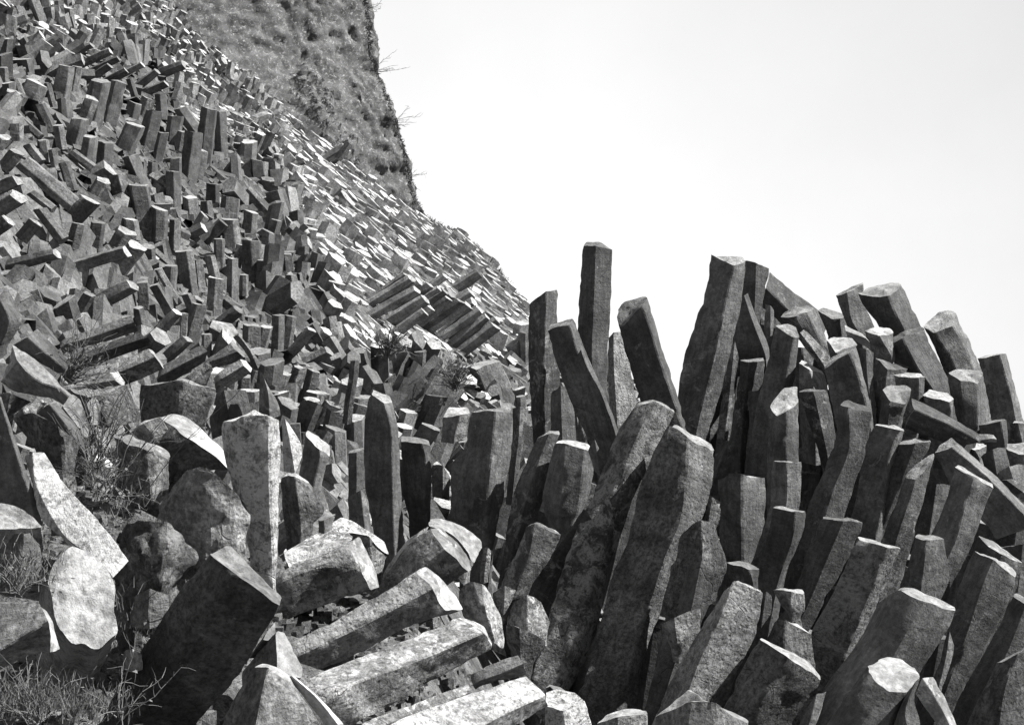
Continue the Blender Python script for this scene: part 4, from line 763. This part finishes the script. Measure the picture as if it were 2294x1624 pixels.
# ------------------------------------------------------------------ plants
def tube(bvs, bfs, pts, r0, r1, k=4):
    pts = np.array(pts); n = len(pts); b0 = len(bvs)
    for i, p in enumerate(pts):
        t = pts[min(i+1, n-1)]-pts[max(i-1, 0)]; t /= np.linalg.norm(t)+1e-9
        u = np.cross(t, (.3, .2, .93)); u /= np.linalg.norm(u)+1e-9; v = np.cross(t, u); r = r0+(r1-r0)*i/(n-1)
        for j in range(k):
            a = 6.283*j/k; bvs.append(p+(u*math.cos(a)+v*math.sin(a))*r)
    for i in range(n-1):
        for j in range(k):
            bfs.append((b0+i*k+j, b0+i*k+(j+1) % k, b0+(i+1)*k+(j+1) % k, b0+(i+1)*k+j))
def plant_mat(name, c):
    m = bpy.data.materials.new(name); m.use_nodes = True; t = m.node_tree; b = t.nodes['Principled BSDF']
    nz = N(t, 'ShaderNodeTexNoise'); nz.inputs['Scale'].default_value = 14
    r = N(t, 'ShaderNodeMapRange'); r.inputs[3].default_value = c*.5; r.inputs[4].default_value = c*1.6; t.links.new(nz.outputs['Fac'], r.inputs[0])
    cc = N(t, 'ShaderNodeCombineColor')
    for i in range(3): t.links.new(r.outputs[0], cc.inputs[i])
    t.links.new(cc.outputs[0], b.inputs['Base Color']); b.inputs['Roughness'].default_value = .8
    return m
MP_d, MP_l = plant_mat('dry_stem_dark', .035), plant_mat('dry_stem_pale', .055)
def branchy(name, label, cat, base, dirv, size, nst, mat, r=.004, spread=.5, sub=5, droop=.15, group=None, leaf=0):
    vs, fs = [], []; base = np.array(base, float); dirv = np.array(dirv, float)
    lv, lf = [], []
    for i in range(nst):
        d = dirv+np.random.normal(0, spread, 3); d /= np.linalg.norm(d); L = size*random.uniform(.5, 1.1)
        p = base+np.random.normal(0, size*.06, 3); pts = [p.copy()]
        for k in range(7):
            d = d+np.random.normal(0, .16, 3)+np.array([0, 0, -droop*k*.12]); d /= np.linalg.norm(d); p = p+d*L/7; pts.append(p.copy())
            if k >= 1 and random.random() < sub*.16:
                e = d+np.random.normal(0, .6, 3); e /= np.linalg.norm(e); l2 = L*random.uniform(.12, .35); qq = [p.copy()]
                for j in range(3):
                    e = e+np.random.normal(0, .2, 3); e /= np.linalg.norm(e); qq.append(qq[-1]+e*l2/3)
                tube(vs, fs, qq, r*.6, r*.25, 3)
                if leaf and random.random() < leaf:
                    c = qq[-1]
                    for _ in range(2):
                        o1 = np.random.normal(0, 1, 3)*size*.022; o2 = np.random.normal(0, 1, 3)*size*.022; b0 = len(lv)
                        lv += [c, c+o1, c+o1+o2*.6, c+o2]; lf.append((b0, b0+1, b0+2, b0+3))
        tube(vs, fs, pts, r, r*.35, 4)
    b0 = len(vs); nf = len(fs); vs += lv; fs += [tuple(v+b0 for v in f) for f in lf]
    me = make_mesh(name, np.array(vs)-base, fs, [mat])
    return tag(link(name, me, base), label, cat, group)
# bare shrubs growing out of the cliff edge
for (X, Y, sz, lab) in [(2520,480,3.4,'bare wiry bush sticking out of the cliff edge, second from the top'),(2640,830,3.2,'bare wiry bush sticking out of the cliff edge, third from the top'),
                        (2765,1175,2.0,'small bare twig at the cliff edge, lowest of the four'),(2478,45,2.2,'thin bare twig at the cliff edge, topmost')]:
    branchy('bare_shrub', lab, 'bush', unp(X-25, Y, 133), (1, -.1, .12), sz, 6, MP_d, r=.035, spread=.28, sub=6, droop=-.1)
# scrub fringe on the cliff rim and along the slope crest (one mass)
def fringe():
    vs, fs = [], []
    for i in range(300):
        Y = random.uniform(-50, 1500); X = np.interp(Y, [0,120,390,660,990,1300,1480], [2462,2480,2500,2612,2715,2775,2860])-random.uniform(0, 22)
        p = unp(X, Y, 134.3+random.uniform(-2.2, .6))
        for _ in range(5):
            d = np.random.normal(0, 1, 3)+np.array([.7, -.3, .3]); d /= np.linalg.norm(d); L = random.uniform(.15, .5)
            tube(vs, fs, [p, p+d*L*.5, p+d*L+np.array([0, 0, -.05])], .05, .02, 3)
    for i in range(360):
        y = 0; x = random.uniform(-7.5, 1.8); y = min(92-1.5*(x-1.2), 106)+random.uniform(-3, 2); p = np.array([x, y, float(hill_z(x, y))+.15])
        for _ in range(4):
            d = np.random.normal(0, .7, 3)+np.array([.3, -.2, .8]); d /= np.linalg.norm(d); L = random.uniform(.2, .6)
            tube(vs, fs, [p, p+d*L*.5, p+d*L], .04, .015, 3)
    me = make_mesh('scrub', vs, fs, [MP_d])
    tag(link('scrub_growth', me), 'low dry scrub fringing the cliff edge and slope crest', 'scrub', kind='stuff')
fringe()
def on_ground(X, Y, d0): return unp(X, Y, d0)
# brambles and weeds at the left
branchy('bramble', 'tangled bramble in front of the pale kite shaped face', 'bramble', unp(640, 3150, 5.75), (.35, -.1, 1), .42, 30, MP_d, r=.003, spread=.55, sub=7, leaf=.4)
branchy('bramble', 'sprawling bramble left of the ribbed boulder with the bright bar', 'bramble', unp(700, 3330, 5.2), (.1, -.1, 1), .3, 26, MP_d, r=.0026, spread=.6, sub=7, leaf=.5)
branchy('dry_bush', 'dark spiky bush on the four stacked fallen columns at left', 'bush', unp(470, 2540, 6.9), (.55, -.1, .7), .34, 40, MP_d, r=.003, spread=.45, sub=6, leaf=.3)
branchy('dry_bush', 'small dark bush at the left foot of the parallel bundle', 'bush', unp(2294+310, 1623+760, 27), (.1, -.2, 1), .6, 40, MP_d, r=.016, spread=.5, sub=6, leaf=.6)
branchy('dry_bush', 'dark bush right under the parallel bundle beside the dark dome', 'bush', unp(2294+770, 1623+980, 31), (.1, -.2, 1), .8, 44, MP_d, r=.016, spread=.5, sub=6, leaf=.6)
branchy('dry_weed', 'pale wiry weed growing beside the huge spotted column, picture bottom', 'weed', unp(800, 3246+1560, 3.55), (.25, -.1, .8), .24, 12, MP_l, r=.002, spread=.55, sub=6, leaf=.25)
branchy('dry_weed', 'pale wiry weed in the bottom left corner', 'weed', unp(250, 3246+1600, 3.5), (0, -.1, 1), .22, 18, MP_l, r=.002, spread=.5, sub=5, leaf=.35)
branchy('dry_weed', 'thin dry weed over the dark rock at the left picture edge', 'weed', unp(120, 3246+720, 4.2), (.3, -.2, .8), .2, 16, MP_l, r=.002, spread=.5, sub=5, leaf=.4)
branchy('dry_weed', 'long bent stems arching over the arched boulder', 'weed', unp(880, 3330, 5.3), (.55, -.15, .85), .6, 4, MP_d, r=.003, spread=.12, sub=2)
def grass():
    vs, fs = [], []
    spots = [(150, 4700, 3.55, 330, 110, 900), (500, 4750, 3.6, 300, 90, 500), (150, 3850, 4.3, 200, 120, 350), (850, 4250, 4.75, 250, 250, 350), (780, 3350, 5.5, 200, 150, 160)]
    for X, Y, d, sx_, sy_, n in spots:
        for i in range(n):
            p = unp(X+random.gauss(0, sx_*.6), Y+random.gauss(0, sy_*.6), d+random.uniform(-.1, .1)); L = random.uniform(.02, .065)*(d/4)
            dr = np.array([random.gauss(0, .45), random.gauss(0, .3), 1.0]); dr /= np.linalg.norm(dr); w_ = np.array([random.uniform(.5, 1), random.uniform(-.5, .5), 0])*.0016*d/4
            b0 = len(vs); m_ = p+dr*L*.6; tp = p+dr*L+np.array([random.gauss(0, .3), random.gauss(0, .3), -.1])*L*.5
            vs += [p-w_, p+w_, m_+w_*.7, m_-w_*.7, tp]; fs += [(b0, b0+1, b0+2, b0+3), (b0+3, b0+2, b0+4)]
    me = make_mesh('grass', vs, fs, [MP_l])
    tag(link('dry_grass', me), 'dry matted grass tufts between the rocks on the left', 'grass', kind='stuff')
grass()
print('objects', len(bpy.data.objects), 'columns', sum(o.name.startswith('basalt_column') for o in bpy.data.objects))
